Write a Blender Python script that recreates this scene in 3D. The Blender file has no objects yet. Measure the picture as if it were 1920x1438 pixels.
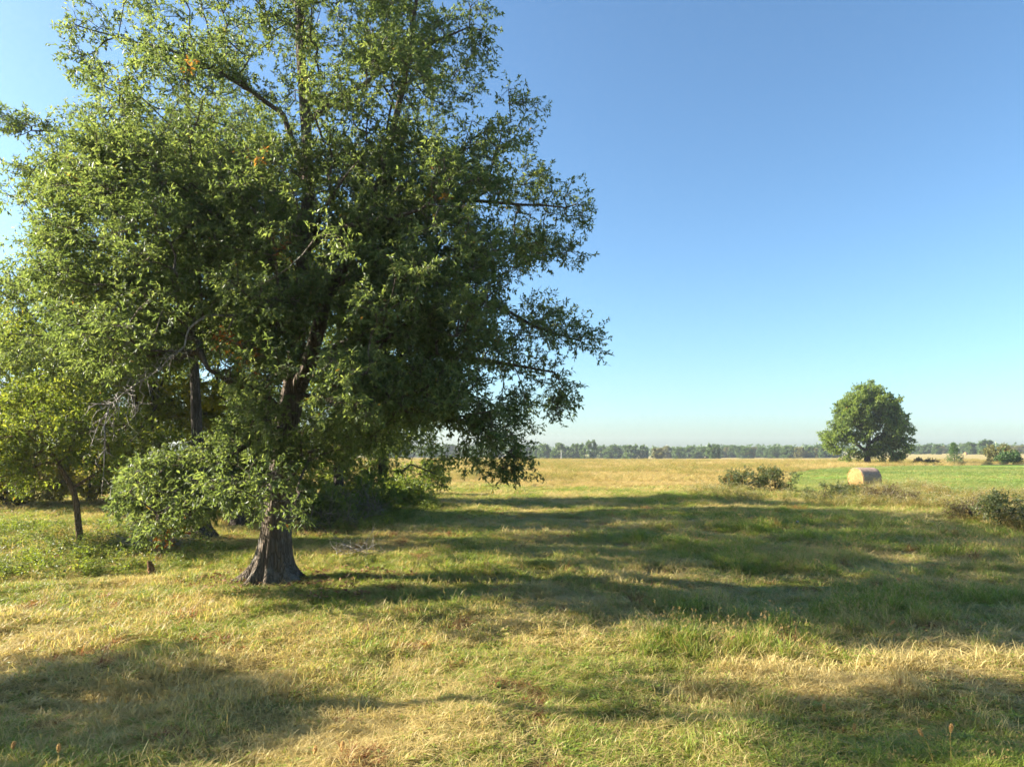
import bpy, math
import numpy as np
from mathutils import Vector

S = bpy.context.scene
C = S.collection
R = math.radians

# ------------------------------------------------------------------ camera
CAM_H = 2.8
F = 1281.0                      # focal length in photo pixels (1920 wide)
PITCH = math.atan(126.0 / F)
cam_d = bpy.data.cameras.new('camera')
cam_d.sensor_width = 36.0
cam_d.lens = 36.0 * F / 1920.0
cam_d.clip_start = 0.05
cam_d.clip_end = 12000.0
cam = bpy.data.objects.new('camera', cam_d)
C.objects.link(cam)
cam.location = (0, 0, CAM_H)
cam.rotation_euler = (R(90) + PITCH, 0, 0)
S.camera = cam

# ------------------------------------------------------------------ sky, sun, exposure
SUN_EL, SUN_AZ = R(27.0), R(-82.0)          # azimuth clockwise from +Y (the view)
w = bpy.data.worlds.new('World')
S.world = w
w.use_nodes = True
nt = w.node_tree
nt.nodes.clear()
sky = nt.nodes.new('ShaderNodeTexSky')
sky.sky_type = 'NISHITA'
sky.sun_disc = False
sky.sun_elevation = SUN_EL
sky.sun_rotation = SUN_AZ
sky.altitude = 200.0
sky.air_density = 1.0
sky.dust_density = 1.35
sky.ozone_density = 6.0
bg = nt.nodes.new('ShaderNodeBackground')
bg.inputs['Strength'].default_value = 0.061
wo = nt.nodes.new('ShaderNodeOutputWorld')
wb = nt.nodes.new('ShaderNodeMix')              # one even white balance for the whole sky
wb.data_type, wb.blend_type = 'RGBA', 'MULTIPLY'
wb.inputs[0].default_value = 1.0
wb.inputs[7].default_value = (1.07, 1.10, 0.98, 1.0)
nt.links.new(sky.outputs[0], wb.inputs[6])
nt.links.new(wb.outputs[2], bg.inputs['Color'])
nt.links.new(bg.outputs[0], wo.inputs['Surface'])
sd = Vector((math.sin(SUN_AZ) * math.cos(SUN_EL), math.cos(SUN_AZ) * math.cos(SUN_EL), math.sin(SUN_EL)))
sun_d = bpy.data.lights.new('sun', 'SUN')
sun_d.energy = 5.0
sun_d.angle = R(0.53)
sun_d.color = (1.0, 0.92, 0.76)
sun = bpy.data.objects.new('sun', sun_d)
C.objects.link(sun)
sun.rotation_euler = sd.to_track_quat('Z', 'Y').to_euler()
sun.location = sd * 60
S.view_settings.view_transform = 'Standard'
S.view_settings.look = 'None'
S.view_settings.gamma = 1.0
S.view_settings.exposure = 2.15
S.render.engine = 'CYCLES'
S.cycles.max_bounces = 6
S.cycles.diffuse_bounces = 3
S.cycles.glossy_bounces = 2
S.cycles.transmission_bounces = 4
S.cycles.volume_bounces = 0
S.cycles.use_adaptive_sampling = True
S.cycles.adaptive_threshold = 0.012
S.cycles.use_denoising = True
try:
    S.cycles.denoiser = 'OPENIMAGEDENOISE'
    S.cycles.denoising_input_passes = 'RGB_ALBEDO_NORMAL'
    S.cycles.denoising_prefilter = 'FAST'
except Exception:
    pass

# ------------------------------------------------------------------ small maths
rng = np.random.default_rng(7)


def nrm(v):
    return v / np.maximum(np.linalg.norm(v, axis=-1, keepdims=True), 1e-9)


def vnoise(x, y, scale, seed):
    x = np.asarray(x, float) / scale + seed * 17.31
    y = np.asarray(y, float) / scale - seed * 9.77
    xi, yi = np.floor(x), np.floor(y)
    fx, fy = x - xi, y - yi
    fx, fy = fx * fx * (3 - 2 * fx), fy * fy * (3 - 2 * fy)

    def h(a, b):
        s = np.sin(a * 127.1 + b * 311.7 + seed * 74.7) * 43758.5453
        return s - np.floor(s)
    return (h(xi, yi) * (1 - fx) + h(xi + 1, yi) * fx) * (1 - fy) + (h(xi, yi + 1) * (1 - fx) + h(xi + 1, yi + 1) * fx) * fy


def sstep(a, b, x):
    t = np.clip((np.asarray(x, float) - a) / (b - a), 0, 1)
    return t * t * (3 - 2 * t)


def gz(x, y):
    x = np.asarray(x, float)
    y = np.asarray(y, float)
    d = np.hypot(x, y)
    near = 1 - sstep(30, 120, d)
    z = near * (0.30 * (vnoise(x, y, 9.0, 3) - 0.5) + 0.14 * (vnoise(x, y, 2.6, 4) - 0.5))
    z = z + (1 - sstep(12, 45, d)) * (0.13 * (vnoise(x, y, 0.9, 5) - 0.5) + 0.055 * (vnoise(x, y, 0.35, 6) - 0.5))
    z = z + 0.9 * (vnoise(x, y, 90.0, 8) - 0.5) * sstep(50, 160, d)
    # the field falls away beyond a low crest, less so towards the right
    side = 1 - sstep(0.42, 0.62, x / np.maximum(np.abs(y), 1.0))
    z = z - 3.2 * sstep(240, 520, d) * side
    return z


CP, SP = math.cos(PITCH), math.sin(PITCH)


def P(px, py, depth):
    """photo pixel + distance along +Y -> world point"""
    a, b = (px - 960.0) / F, (719.0 - py) / F
    dy, dz = CP - b * SP, SP + b * CP
    t = depth / dy
    return np.array([a * t, depth, CAM_H + dz * t])


def G(px, py):
    """photo pixel on the ground"""
    a, b = (px - 960.0) / F, (719.0 - py) / F
    dy, dz = CP - b * SP, SP + b * CP
    t = -CAM_H / min(dz, -0.002)
    for _ in range(4):
        t = (gz(a * t, dy * t) - CAM_H) / min(dz, -0.002)
    return np.array([a * t, dy * t, float(gz(a * t, dy * t))])


def proj(p):
    p = np.asarray(p, float)
    x, y, z = p[..., 0], p[..., 1], p[..., 2] - CAM_H
    f = np.maximum(y * CP + z * SP, 0.1)
    u = -y * SP + z * CP
    return np.stack([960 + F * x / f, 719 - F * u / f], -1)


def inpoly(pts, poly):
    x, y = pts[..., 0], pts[..., 1]
    ins = np.zeros(x.shape, bool)
    n = len(poly)
    for i in range(n):
        x1, y1 = poly[i]
        x2, y2 = poly[(i + 1) % n]
        c = ((y1 > y) != (y2 > y)) & (x < (x2 - x1) * (y - y1) / ((y2 - y1) + 1e-12) + x1)
        ins ^= c
    return ins


def seg_dist(pts, a, b):
    a, b = np.array(a, float), np.array(b, float)
    d = b - a
    t = np.clip(((pts - a) @ d) / (d @ d), 0, 1)
    return np.linalg.norm(pts - (a + t[..., None] * d), axis=-1)


# ------------------------------------------------------------------ objects
def make_mesh(name, verts, faces_list, mats, attrs=None, smooth=False, mat_idx=None):
    """faces_list: list of (n,k) int arrays; attrs: name -> (domain, array)"""
    me = bpy.data.meshes.new(name)
    verts = np.ascontiguousarray(verts, np.float32)
    me.vertices.add(len(verts))
    me.vertices.foreach_set('co', verts.ravel())
    loops = np.concatenate([f.ravel() for f in faces_list]).astype(np.int32)
    tot = np.concatenate([np.full(len(f), f.shape[1], np.int32) for f in faces_list])
    st = np.concatenate([[0], np.cumsum(tot)[:-1]]).astype(np.int32)
    me.loops.add(len(loops))
    me.loops.foreach_set('vertex_index', loops)
    me.polygons.add(len(tot))
    me.polygons.foreach_set('loop_start', st)
    me.polygons.foreach_set('loop_total', tot)
    if mat_idx is not None:
        me.polygons.foreach_set('material_index', np.asarray(mat_idx, np.int32))
    me.polygons.foreach_set('use_smooth', np.full(len(tot), smooth, bool))
    me.update(calc_edges=True)
    for k, (dom, arr) in (attrs or {}).items():
        at = me.attributes.new(k, 'FLOAT', dom)
        at.data.foreach_set('value', np.ascontiguousarray(arr, np.float32))
    for m in (mats if isinstance(mats, (list, tuple)) else [mats]):
        me.materials.append(m)
    return me


def link(name, me, parent=None):
    o = bpy.data.objects.new(name, me)
    C.objects.link(o)
    if parent is not None:
        o.parent = parent
        o.matrix_parent_inverse.identity()
    return o


def tag(o, label=None, cat=None, group=None, kind=None):
    if label:
        o['label'] = label
    if cat:
        o['category'] = cat
    if group:
        o['group'] = group
    if kind:
        o['kind'] = kind
    return o


def thing(name, label, cat, loc=(0, 0, 0), rz=0.0, group=None):
    o = bpy.data.objects.new(name, None)
    o.empty_display_size = 0.3
    C.objects.link(o)
    o.location = loc
    o.rotation_euler = (0, 0, rz)
    return tag(o, label, cat, group)


# ------------------------------------------------------------------ materials
class NT:
    def __init__(s, name):
        s.m = bpy.data.materials.new(name)
        s.m.use_nodes = True
        s.t = s.m.node_tree
        s.t.nodes.clear()
        s.out = s.t.nodes.new('ShaderNodeOutputMaterial')

    def n(s, typ, **kw):
        nd = s.t.nodes.new(typ)
        ins = kw.pop('ins', {})
        for k, v in kw.items():
            setattr(nd, k, v)
        for k, v in ins.items():
            if hasattr(v, 'is_output'):
                s.t.links.new(v, nd.inputs[k])
            else:
                nd.inputs[k].default_value = v
        return nd

    def attr(s, name, typ='GEOMETRY'):
        return s.n('ShaderNodeAttribute', attribute_name=name, attribute_type=typ).outputs['Fac']

    def math(s, op, a, b=0.0, clamp=False):
        return s.n('ShaderNodeMath', operation=op, use_clamp=clamp, ins={0: a, 1: b}).outputs[0]

    def ramp(s, fac, stops):
        r = s.n('ShaderNodeValToRGB', ins={0: fac})
        cr = r.color_ramp
        while len(cr.elements) < len(stops):
            cr.elements.new(0.5)
        for e, (p, c) in zip(cr.elements, stops):
            e.position = p
            e.color = (*c, 1)
        return r.outputs[0]

    def mix(s, fac, a, b):
        nd = s.n('ShaderNodeMix', data_type='RGBA')
        for k, v in ((0, fac), (6, a), (7, b)):
            if hasattr(v, 'is_output'):
                s.t.links.new(v, nd.inputs[k])
            else:
                nd.inputs[k].default_value = (*v, 1) if k and len(v) == 3 else v
        return nd.outputs[2]

    def noise(s, scale, detail=4, rough=0.6, vec=None):
        nd = s.n('ShaderNodeTexNoise', ins={'Scale': scale, 'Detail': detail, 'Roughness': rough})
        if vec is not None:
            s.t.links.new(vec, nd.inputs['Vector'])
        return nd.outputs['Fac']

    def pos(s, scale=(1, 1, 1)):
        tc = s.n('ShaderNodeTexCoord')
        mp = s.n('ShaderNodeMapping')
        mp.inputs['Scale'].default_value = scale
        s.t.links.new(tc.outputs['Object'], mp.inputs['Vector'])
        return mp.outputs[0]

    def bump(s, h, strength, dist):
        return s.n('ShaderNodeBump', ins={'Strength': strength, 'Distance': dist, 'Height': h}).outputs[0]

    def leafy(s, col, trans_col, fac, rough=0.45, spec=0.4, bump=None):
        p = s.n('ShaderNodeBsdfPrincipled', ins={'Base Color': col, 'Roughness': rough, 'Specular IOR Level': spec})
        t = s.n('ShaderNodeBsdfTranslucent', ins={'Color': trans_col})
        mx = s.n('ShaderNodeMixShader', ins={0: fac, 1: p.outputs[0], 2: t.outputs[0]})
        s.t.links.new(mx.outputs[0], s.out.inputs['Surface'])
        return s.m

    def surf(s, col, rough=0.85, spec=0.2, normal=None):
        p = s.n('ShaderNodeBsdfPrincipled', ins={'Roughness': rough, 'Specular IOR Level': spec})
        if hasattr(col, 'is_output'):
            s.t.links.new(col, p.inputs['Base Color'])
        else:
            p.inputs['Base Color'].default_value = (*col, 1)
        if normal is not None:
            s.t.links.new(normal, p.inputs['Normal'])
        s.t.links.new(p.outputs[0], s.out.inputs['Surface'])
        return s.m


def leaf_mat(name, c0, c1, c2, t_gain=(1.9, 1.75, 0.9), fac=0.4, rough=0.5, spec=0.5):
    b = NT(name)
    r = b.attr('rnd')
    col = b.ramp(r, [(0.0, c0), (0.55, c1), (1.0, c2)])
    aut = b.attr('aut')
    autc = b.ramp(r, [(0.0, (0.20, 0.05, 0.02)), (0.6, (0.32, 0.13, 0.03)), (1.0, (0.40, 0.25, 0.04))])
    col = b.mix(aut, col, autc)
    tc = b.n('ShaderNodeMix', data_type='RGBA', blend_type='MULTIPLY', clamp_result=False)
    tc.inputs[0].default_value = 1.0
    b.t.links.new(col, tc.inputs[6])
    tc.inputs[7].default_value = (*t_gain, 1)
    return b.leafy(col, tc.outputs[2], fac, rough, spec)


M = {}
M['oak_leaf'] = leaf_mat('oak_leaf', (0.050, 0.078, 0.032), (0.098, 0.140, 0.052), (0.19, 0.23, 0.095), fac=.52, rough=.5, spec=.4)
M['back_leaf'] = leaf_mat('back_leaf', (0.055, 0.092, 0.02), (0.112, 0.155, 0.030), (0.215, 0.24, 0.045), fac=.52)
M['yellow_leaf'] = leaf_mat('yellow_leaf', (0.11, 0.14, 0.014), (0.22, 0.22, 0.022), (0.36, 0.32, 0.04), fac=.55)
M['lone_leaf'] = leaf_mat('lone_leaf', (0.07, 0.115, 0.028), (0.135, 0.195, 0.042), (0.23, 0.28, 0.07), fac=.5)
M['far_leaf'] = leaf_mat('far_leaf', (0.038, 0.075, 0.018), (0.068, 0.122, 0.026), (0.13, 0.18, 0.042), fac=0.3)
M['far_leaf_yellow'] = leaf_mat('far_leaf_yellow', (0.09, 0.10, 0.03), (0.14, 0.14, 0.04), (0.20, 0.18, 0.05), fac=0.25)
M['cedar_leaf'] = leaf_mat('cedar_leaf', (0.03, 0.07, 0.015), (0.05, 0.11, 0.02), (0.09, 0.16, 0.03), fac=0.25)
M['shrub_leaf'] = leaf_mat('shrub_leaf', (0.035, 0.052, 0.022), (0.075, 0.10, 0.035), (0.16, 0.165, 0.055), fac=0.4)
M['rust_leaf'] = leaf_mat('rust_leaf', (0.10, 0.05, 0.03), (0.12, 0.10, 0.05), (0.20, 0.16, 0.06), fac=0.3)


def bark_mat(name, c0, c1, scale=1.0, moss=None):
    b = NT(name)
    v = b.pos((14 * scale, 14 * scale, 2.2 * scale))
    n1 = b.noise(1.0, 6, 0.65, v)
    vo = b.n('ShaderNodeTexVoronoi', feature='DISTANCE_TO_EDGE', ins={'Scale': 1.2})
    b.t.links.new(v, vo.inputs['Vector'])
    crack = b.math('MULTIPLY', vo.outputs['Distance'], 3.0, True)
    h = b.math('ADD', b.math('MULTIPLY', crack, 0.7), b.math('MULTIPLY', n1, 0.6))
    col = b.ramp(n1, [(0.25, c0), (0.7, c1)])
    col = b.mix(b.ramp(vo.outputs['Distance'], [(0.02, (.5, .5, .5)), (0.13, (0, 0, 0))]), col, tuple(q * .35 for q in c0))  # furrow shade painted into the colour, darker along the cracks
    if moss:
        n2 = b.noise(2.2, 5, 0.7, b.pos((1, 1, 1)))
        col = b.mix(b.ramp(n2, [(0.52, (0, 0, 0)), (0.66, (1, 1, 1))]), col, moss)
    return b.surf(col, 0.9, 0.15, b.bump(h, 1.0, 0.06))


M['bark'] = bark_mat('bark', (0.060, 0.046, 0.035), (0.18, 0.14, 0.105), 1.0, (0.18, 0.17, 0.15))
M['bark_dark'] = bark_mat('bark_dark', (0.05, 0.04, 0.032), (0.12, 0.10, 0.08))
M['bark_brown'] = bark_mat('bark_brown', (0.11, 0.07, 0.035), (0.22, 0.15, 0.08))
M['dead_wood'] = bark_mat('dead_wood', (0.24, 0.21, 0.19), (0.46, 0.42, 0.38))
M['dead_brown'] = bark_mat('dead_brown', (0.15, 0.115, 0.085), (0.34, 0.28, 0.22))
M['stump_wood'] = bark_mat('stump_wood', (0.16, 0.07, 0.03), (0.34, 0.18, 0.09))


def ground_mat(name, stops, dark, sc=1.0):
    b = NT(name)
    v = b.pos()
    n1 = b.noise(0.35 * sc, 5, 0.6, v)
    n2 = b.noise(6.0 * sc, 6, 0.75, v)
    n3 = b.noise(40.0 * sc, 3, 0.7, v)
    f = b.math('ADD', b.math('MULTIPLY', n1, 0.6), b.math('MULTIPLY', n2, 0.4))
    col = b.ramp(f, stops)
    col = b.mix(b.ramp(n3, [(0.40, (0.55, 0.55, 0.55)), (0.62, (0, 0, 0))]), col, dark)
    h = b.math('ADD', n2, b.math('MULTIPLY', n3, 0.5))
    return b.surf(col, 0.95, 0.05, b.bump(h, 0.6, 0.05))


M['pasture'] = ground_mat('pasture', [(0.3, (0.11, 0.115, 0.035)), (0.5, (0.20, 0.175, 0.06)), (0.7, (0.30, 0.235, 0.10))], (0.04, 0.035, 0.018))
M['meadow'] = ground_mat('meadow', [(0.3, (0.21, 0.18, 0.075)), (0.5, (0.30, 0.25, 0.115)), (0.7, (0.38, 0.31, 0.155))], (0.18, 0.13, 0.05), 0.4)
M['hay'] = ground_mat('hay', [(0.3, (0.12, 0.19, 0.03)), (0.5, (0.17, 0.25, 0.04)), (0.7, (0.24, 0.29, 0.06))], (0.10, 0.15, 0.03), 0.5)


def grass_mat(name, green0, green1, straw0, straw1):
    b = NT(name)
    r = b.attr('rnd')
    dryb = b.attr('dryb')
    dry = b.attr('dry', 'INSTANCER')
    rust = b.attr('rust', 'INSTANCER')
    # each blade goes dry at its own level
    f = b.math('ADD', b.math('SUBTRACT', dry, r), b.math('ADD', 0.5, dryb))
    f = b.ramp(f, [(0.42, (0, 0, 0)), (0.60, (1, 1, 1))])
    gcol = b.mix(r, green0, green1)
    scol = b.mix(r, straw0, straw1)
    col = b.mix(f, gcol, scol)
    col = b.mix(b.math('MULTIPLY', rust, b.math('GREATER_THAN', r, 0.45)), col, (0.26, 0.11, 0.045))
    tc = b.n('ShaderNodeMix', data_type='RGBA', blend_type='MULTIPLY', clamp_result=False)
    tc.inputs[0].default_value = 1.0
    b.t.links.new(col, tc.inputs[6])
    tc.inputs[7].default_value = (1.35, 1.3, 0.9, 1)
    return b.leafy(col, tc.outputs[2], 0.4, 0.5, 0.35)


M['grass'] = grass_mat('grass', (0.11, 0.175, 0.025), (0.28, 0.335, 0.05), (0.38, 0.29, 0.11), (0.58, 0.47, 0.21))
M['meadow_grass'] = grass_mat('meadow_grass', (0.12, 0.14, 0.035), (0.22, 0.22, 0.06), (0.36, 0.275, 0.10), (0.50, 0.40, 0.18))
M['hay_grass'] = grass_mat('hay_grass', (0.11, 0.17, 0.04), (0.20, 0.26, 0.07), (0.28, 0.27, 0.09), (0.45, 0.40, 0.14))
b = NT('seed_head')
M['seed'] = b.leafy((0.50, 0.33, 0.15, 1), (0.62, 0.42, 0.18, 1), 0.45, 0.6, 0.2)
b = NT('white_flower')
M['flower'] = b.leafy((0.62, 0.58, 0.42, 1), (0.55, 0.52, 0.36, 1), 0.35, 0.6, 0.2)
b = NT('weed_leaf')
rr = b.attr('rnd')
M['weed'] = b.leafy(b.ramp(rr, [(0, (0.08, 0.11, 0.02)), (1, (0.26, 0.25, 0.05))]), b.ramp(rr, [(0, (0.14, 0.20, 0.02)), (1, (0.40, 0.36, 0.05))]), 0.35, 0.5, 0.3)
b = NT('weed_dry')
rr = b.attr('rnd')
M['weed_dry'] = b.leafy(b.ramp(rr, [(0, (0.26, 0.17, 0.04)), (1, (0.46, 0.36, 0.10))]), b.ramp(rr, [(0, (0.32, 0.22, 0.06)), (1, (0.5, 0.4, 0.14))]), 0.35, 0.6, 0.2)
b = NT('litter')
rr = b.attr('rnd')
M['litter'] = b.leafy(b.ramp(rr, [(0, (0.10, 0.045, 0.025)), (0.5, (0.24, 0.11, 0.06)), (1, (0.38, 0.23, 0.13))]), (0.3, 0.14, 0.06, 1), 0.2, 0.7, 0.15)


# ------------------------------------------------------------------ ground, split into fields
meadow_poly = [G(*q)[:2] for q in [(-900, 905), (500, 908), (760, 908), (880, 906), (1000, 914), (1180, 915), (1310, 912), (1360, 920), (1480, 921)]]
far_l, far_r = np.array([-4000.0, 20.0]), np.array([6000.0, 10.0])
GREEN = [(1470, 921), (1483, 887), (1530, 881), (1575, 877.5), (1720, 874), (1920, 871), (2600, 868), (4200, 868), (4200, 1020), (2300, 975), (1920, 938), (1700, 922)]
green_poly = [G(*q)[:2] for q in GREEN]
right_edge = [G(*q)[:2] for q in [(1480, 921), (1700, 925), (1920, 940), (2300, 975), (4200, 1020)]]
mead_full = meadow_poly + right_edge[1:] + [np.array([6000., 200.]), np.array([6000., 7000.]), np.array([-6000., 7000.]), np.array([-4000., 60.])]


def region(xy):
    g = inpoly(xy, green_poly)
    m = inpoly(xy, mead_full) & ~g
    return np.where(g, 2, np.where(m, 1, 0))


ang = np.concatenate([np.linspace(-62, 62, 340), np.linspace(64, 296, 80)]) * math.pi / 180
rad = np.concatenate([[0.0], np.geomspace(1.2, 40, 180), np.geomspace(40, 7000, 110)[1:]])
A, RR = np.meshgrid(ang, rad)
gx, gy = RR * np.sin(A), RR * np.cos(A)
gv = np.stack([gx, gy, gz(gx, gy)], -1).reshape(-1, 3)
na, nr = len(ang), len(rad)
ii, jj = np.meshgrid(np.arange(nr - 1), np.arange(na), indexing='ij')
j2 = (jj + 1) % na
quads = np.stack([ii * na + jj, (ii + 1) * na + jj, (ii + 1) * na + j2, ii * na + j2], -1).reshape(-1, 4)[:, ::-1]
cen = gv[quads].mean(1)
reg = region(cen[:, :2] + 0.25 * (np.stack([vnoise(cen[:, 0], cen[:, 1], 2.0, 21), vnoise(cen[:, 0], cen[:, 1], 2.0, 22)], -1) - 0.5))
for k, (nm, mk) in enumerate((('ground', 'pasture'), ('meadow', 'meadow'), ('hay_field', 'hay'))):
    q = quads[reg == k]
    u, inv = np.unique(q, return_inverse=True)
    o = link(nm, make_mesh(nm, gv[u], [inv.reshape(-1, 4)], M[mk], smooth=True))
    tag(o, kind='structure')


# ------------------------------------------------------------------ tree builder
def mst(nodes, parents, tips, bf=0.35, step=0.45, sag=0.0, r=rng, droop_first=0.0):
    """join tips to a skeleton; returns positions, parents, tip node ids"""
    maxn = len(nodes) + len(tips) * 8
    pos = np.zeros((maxn, 3))
    par = np.full(maxn, -1, int)
    pl = np.zeros(maxn)
    n = len(nodes)
    pos[:n] = nodes
    par[:n] = parents
    for i in range(1, n):
        pl[i] = 0.55 * np.linalg.norm(pos[i] - pos[par[i]]) + pl[par[i]]
    T = np.asarray(tips, float)
    m = len(T)
    best = np.full(m, 1e9)
    bpar = np.zeros(m, int)
    done = np.zeros(m, bool)

    def upd(i):
        d = np.linalg.norm(T - pos[i], axis=1)
        c = d + bf * (pl[i] + d)
        k = c < best
        best[k] = c[k]
        bpar[k] = i
    for i in range(n):
        upd(i)
    tipn = np.zeros(m, int)
    for _ in range(m):
        k = int(np.argmin(np.where(done, 1e12, best)))
        done[k] = True
        p0 = bpar[k]
        a, b_ = pos[p0], T[k]
        L = np.linalg.norm(b_ - a)
        ns = max(1, int(math.ceil(L / step)))
        ns = min(ns, 7)
        prev = p0
        off = r.normal(0, 0.06, 3) * L
        for s in range(1, ns + 1):
            t = s / ns
            q = a + (b_ - a) * t + off * math.sin(math.pi * t)
            q[2] += sag * L * math.sin(math.pi * t)
            pos[n] = q
            par[n] = prev
            pl[n] = pl[prev] + L / ns
            prev = n
            n += 1
            upd(prev)
        tipn[k] = prev
    return pos[:n], par[:n], tipn


def radii(pos, par, r_tip, expo=2.2, fixed=None):
    n = len(pos)
    acc = np.zeros(n)
    kids = np.bincount(par[par >= 0], minlength=n)
    acc[kids == 0] = r_tip ** expo
    for i in range(n - 1, 0, -1):          # children always come after parents
        acc[par[i]] += acc[i]
    rr = acc ** (1 / expo)
    if fixed is not None:
        rr[:len(fixed)] = np.maximum(fixed, np.minimum(rr[:len(fixed)], np.asarray(fixed) * 1.3))
    return rr


def tubes(pos, par, rad_, k, sel):
    """prisms along the edges listed in sel"""
    t = nrm(pos - pos[np.maximum(par, 0)])
    main = np.full(len(pos), -1)
    order = np.argsort(rad_)
    for i in order:
        if par[i] >= 0:
            main[par[i]] = i                # thickest child wins
    c = np.asarray(sel)
    p = par[c]
    tp = np.where((main[p] == c)[:, None] & (par[p] >= 0)[:, None], nrm(t[p] + t[c]), t[c])
    mc = main[c]
    tc = np.where((mc >= 0)[:, None], nrm(t[c] + t[np.maximum(mc, 0)]), t[c])
    rp = np.minimum(rad_[p], rad_[c] * 1.25)
    rp = np.where(main[p] == c, rad_[p], rp)
    rc = rad_[c]
    an = np.arange(k) * 2 * math.pi / k

    def ring(ce, tt, r_):
        ref = np.where(np.abs(tt[:, 2:3]) > 0.9, np.array([[1.0, 0, 0]]), np.array([[0, 0, 1.0]]))
        u = nrm(np.cross(ref, tt))
        v = np.cross(tt, u)
        return ce[:, None] + r_[:, None, None] * (np.cos(an)[None, :, None] * u[:, None] + np.sin(an)[None, :, None] * v[:, None])
    # one reference frame for both rings of an edge
    ref = np.where(np.abs(t[c][:, 2:3]) > 0.8, np.array([[1.0, 0.1, 0]]), np.array([[0.1, 0, 1.0]]))

    def ring2(ce, tt, r_):
        u = nrm(np.cross(ref, tt))
        v = np.cross(tt, u)
        return ce[:, None] + r_[:, None, None] * (np.cos(an)[None, :, None] * u[:, None] + np.sin(an)[None, :, None] * v[:, None])
    v0, v1 = ring2(pos[p], tp, rp), ring2(pos[c], tc, rc)
    vs = np.concatenate([v0, v1], 1).reshape(-1, 3)
    base = (np.arange(len(c)) * 2 * k)[:, None]
    j = np.arange(k)
    q = np.stack([base + j, base + (j + 1) % k, base + k + (j + 1) % k, base + k + j], -1).reshape(-1, 4)
    return vs, q


def branch_mesh(name, pos, par, rad_, mat, skip=0, thin=0.012, sel=None):
    e = np.arange(max(1, skip), len(pos)) if sel is None else sel
    e = e[par[e] >= 0]
    big = e[rad_[e] > 0.035]
    mid = e[(rad_[e] <= 0.035) & (rad_[e] > thin)]
    sm = e[rad_[e] <= thin]
    V, Q, off = [], [], 0
    for s, k in ((big, 8), (mid, 5), (sm, 3)):
        if len(s):
            v, q = tubes(pos, par, rad_, k, s)
            V.append(v)
            Q.append(q + off)
            off += len(v)
    return make_mesh(name, np.concatenate(V), [np.concatenate(Q)], mat, smooth=True)


def trunk_mesh(name, pts, rads, mat, k=28, flare=0.0, lobes=6, seed=0, roots=None):
    """smooth swept trunk with buttress roots; pts start at the ground"""
    pts, rads = np.asarray(pts, float), np.asarray(rads, float)
    d = np.concatenate([[0], np.cumsum(np.linalg.norm(np.diff(pts, axis=0), axis=1))])
    n = max(16, int(d[-1] / 0.12))
    s = np.concatenate([np.linspace(0, min(0.9, d[-1] * 0.3), 12)[:-1], np.linspace(min(0.9, d[-1] * 0.3), d[-1], n)])
    cp = np.stack([np.interp(s, d, pts[:, i]) for i in range(3)], -1)
    for _ in range(6):
        cp[1:-1] = 0.5 * cp[1:-1] + 0.25 * (cp[:-2] + cp[2:])
    rr = np.interp(s, d, rads)
    tg = nrm(np.gradient(cp, axis=0))
    an = np.arange(k) * 2 * math.pi / k
    u = nrm(np.cross(np.tile([[0.0, 1.0, 0.0]], (len(s), 1)), tg))
    v = np.cross(tg, u)
    ph = seed * 1.7
    lob = 0.5 + 0.5 * np.cos(lobes * an + ph + 0.6 * np.sin(2 * an + ph))
    lob = lob ** 3.2 * (0.65 + 0.45 * np.sin(an * 1.0 + ph * 2.1) ** 2)
    if roots:
        lob = np.zeros(k)
        for a0, wd, am in roots:
            da = (an - a0 + math.pi) % (2 * math.pi) - math.pi
            lob = np.maximum(lob, am * np.exp(-(da / wd) ** 2))
    fl = np.exp(-s / 0.29)
    tall = np.exp(-s / 0.9)
    R_ = rr[:, None] * (1 + flare * fl[:, None] * (0.16 + 1.75 * lob[None]) + 0.10 * flare * tall[:, None] * lob[None])
    ca, sa = np.cos(an)[None] + 0 * s[:, None], np.sin(an)[None] + 0 * s[:, None]
    R_ = R_ * (1 + 0.16 * (vnoise(ca * 1.3 + s[:, None] * .35, sa * 1.3 + s[:, None] * .2, .55, seed) - .5) + 0.07 * (vnoise(ca * 4 + s[:, None] * .4, sa * 4 - s[:, None] * .5, .5, seed + 3) - .5))
    if flare > 1:
        rid = np.abs(vnoise(np.cos(an)[None] * 5 + .4 * np.sin(s[:, None] * 2.1), np.sin(an)[None] * 5 + .7 * s[:, None], 1.0, seed + 7) - .5) * 2
        R_ = R_ * (1 + .07 * (1 - rid) ** 1.5 - .03)
    V = cp[:, None] + R_[..., None] * (np.cos(an)[None, :, None] * u[:, None] + np.sin(an)[None, :, None] * v[:, None])
    V[0, :, 2] -= 0.12
    V = V.reshape(-1, 3)
    i, j = np.meshgrid(np.arange(len(s) - 1), np.arange(k), indexing='ij')
    q = np.stack([i * k + j, i * k + (j + 1) % k, (i + 1) * k + (j + 1) % k, (i + 1) * k + j], -1).reshape(-1, 4)
    return make_mesh(name, V, [q], mat, smooth=True)


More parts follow.
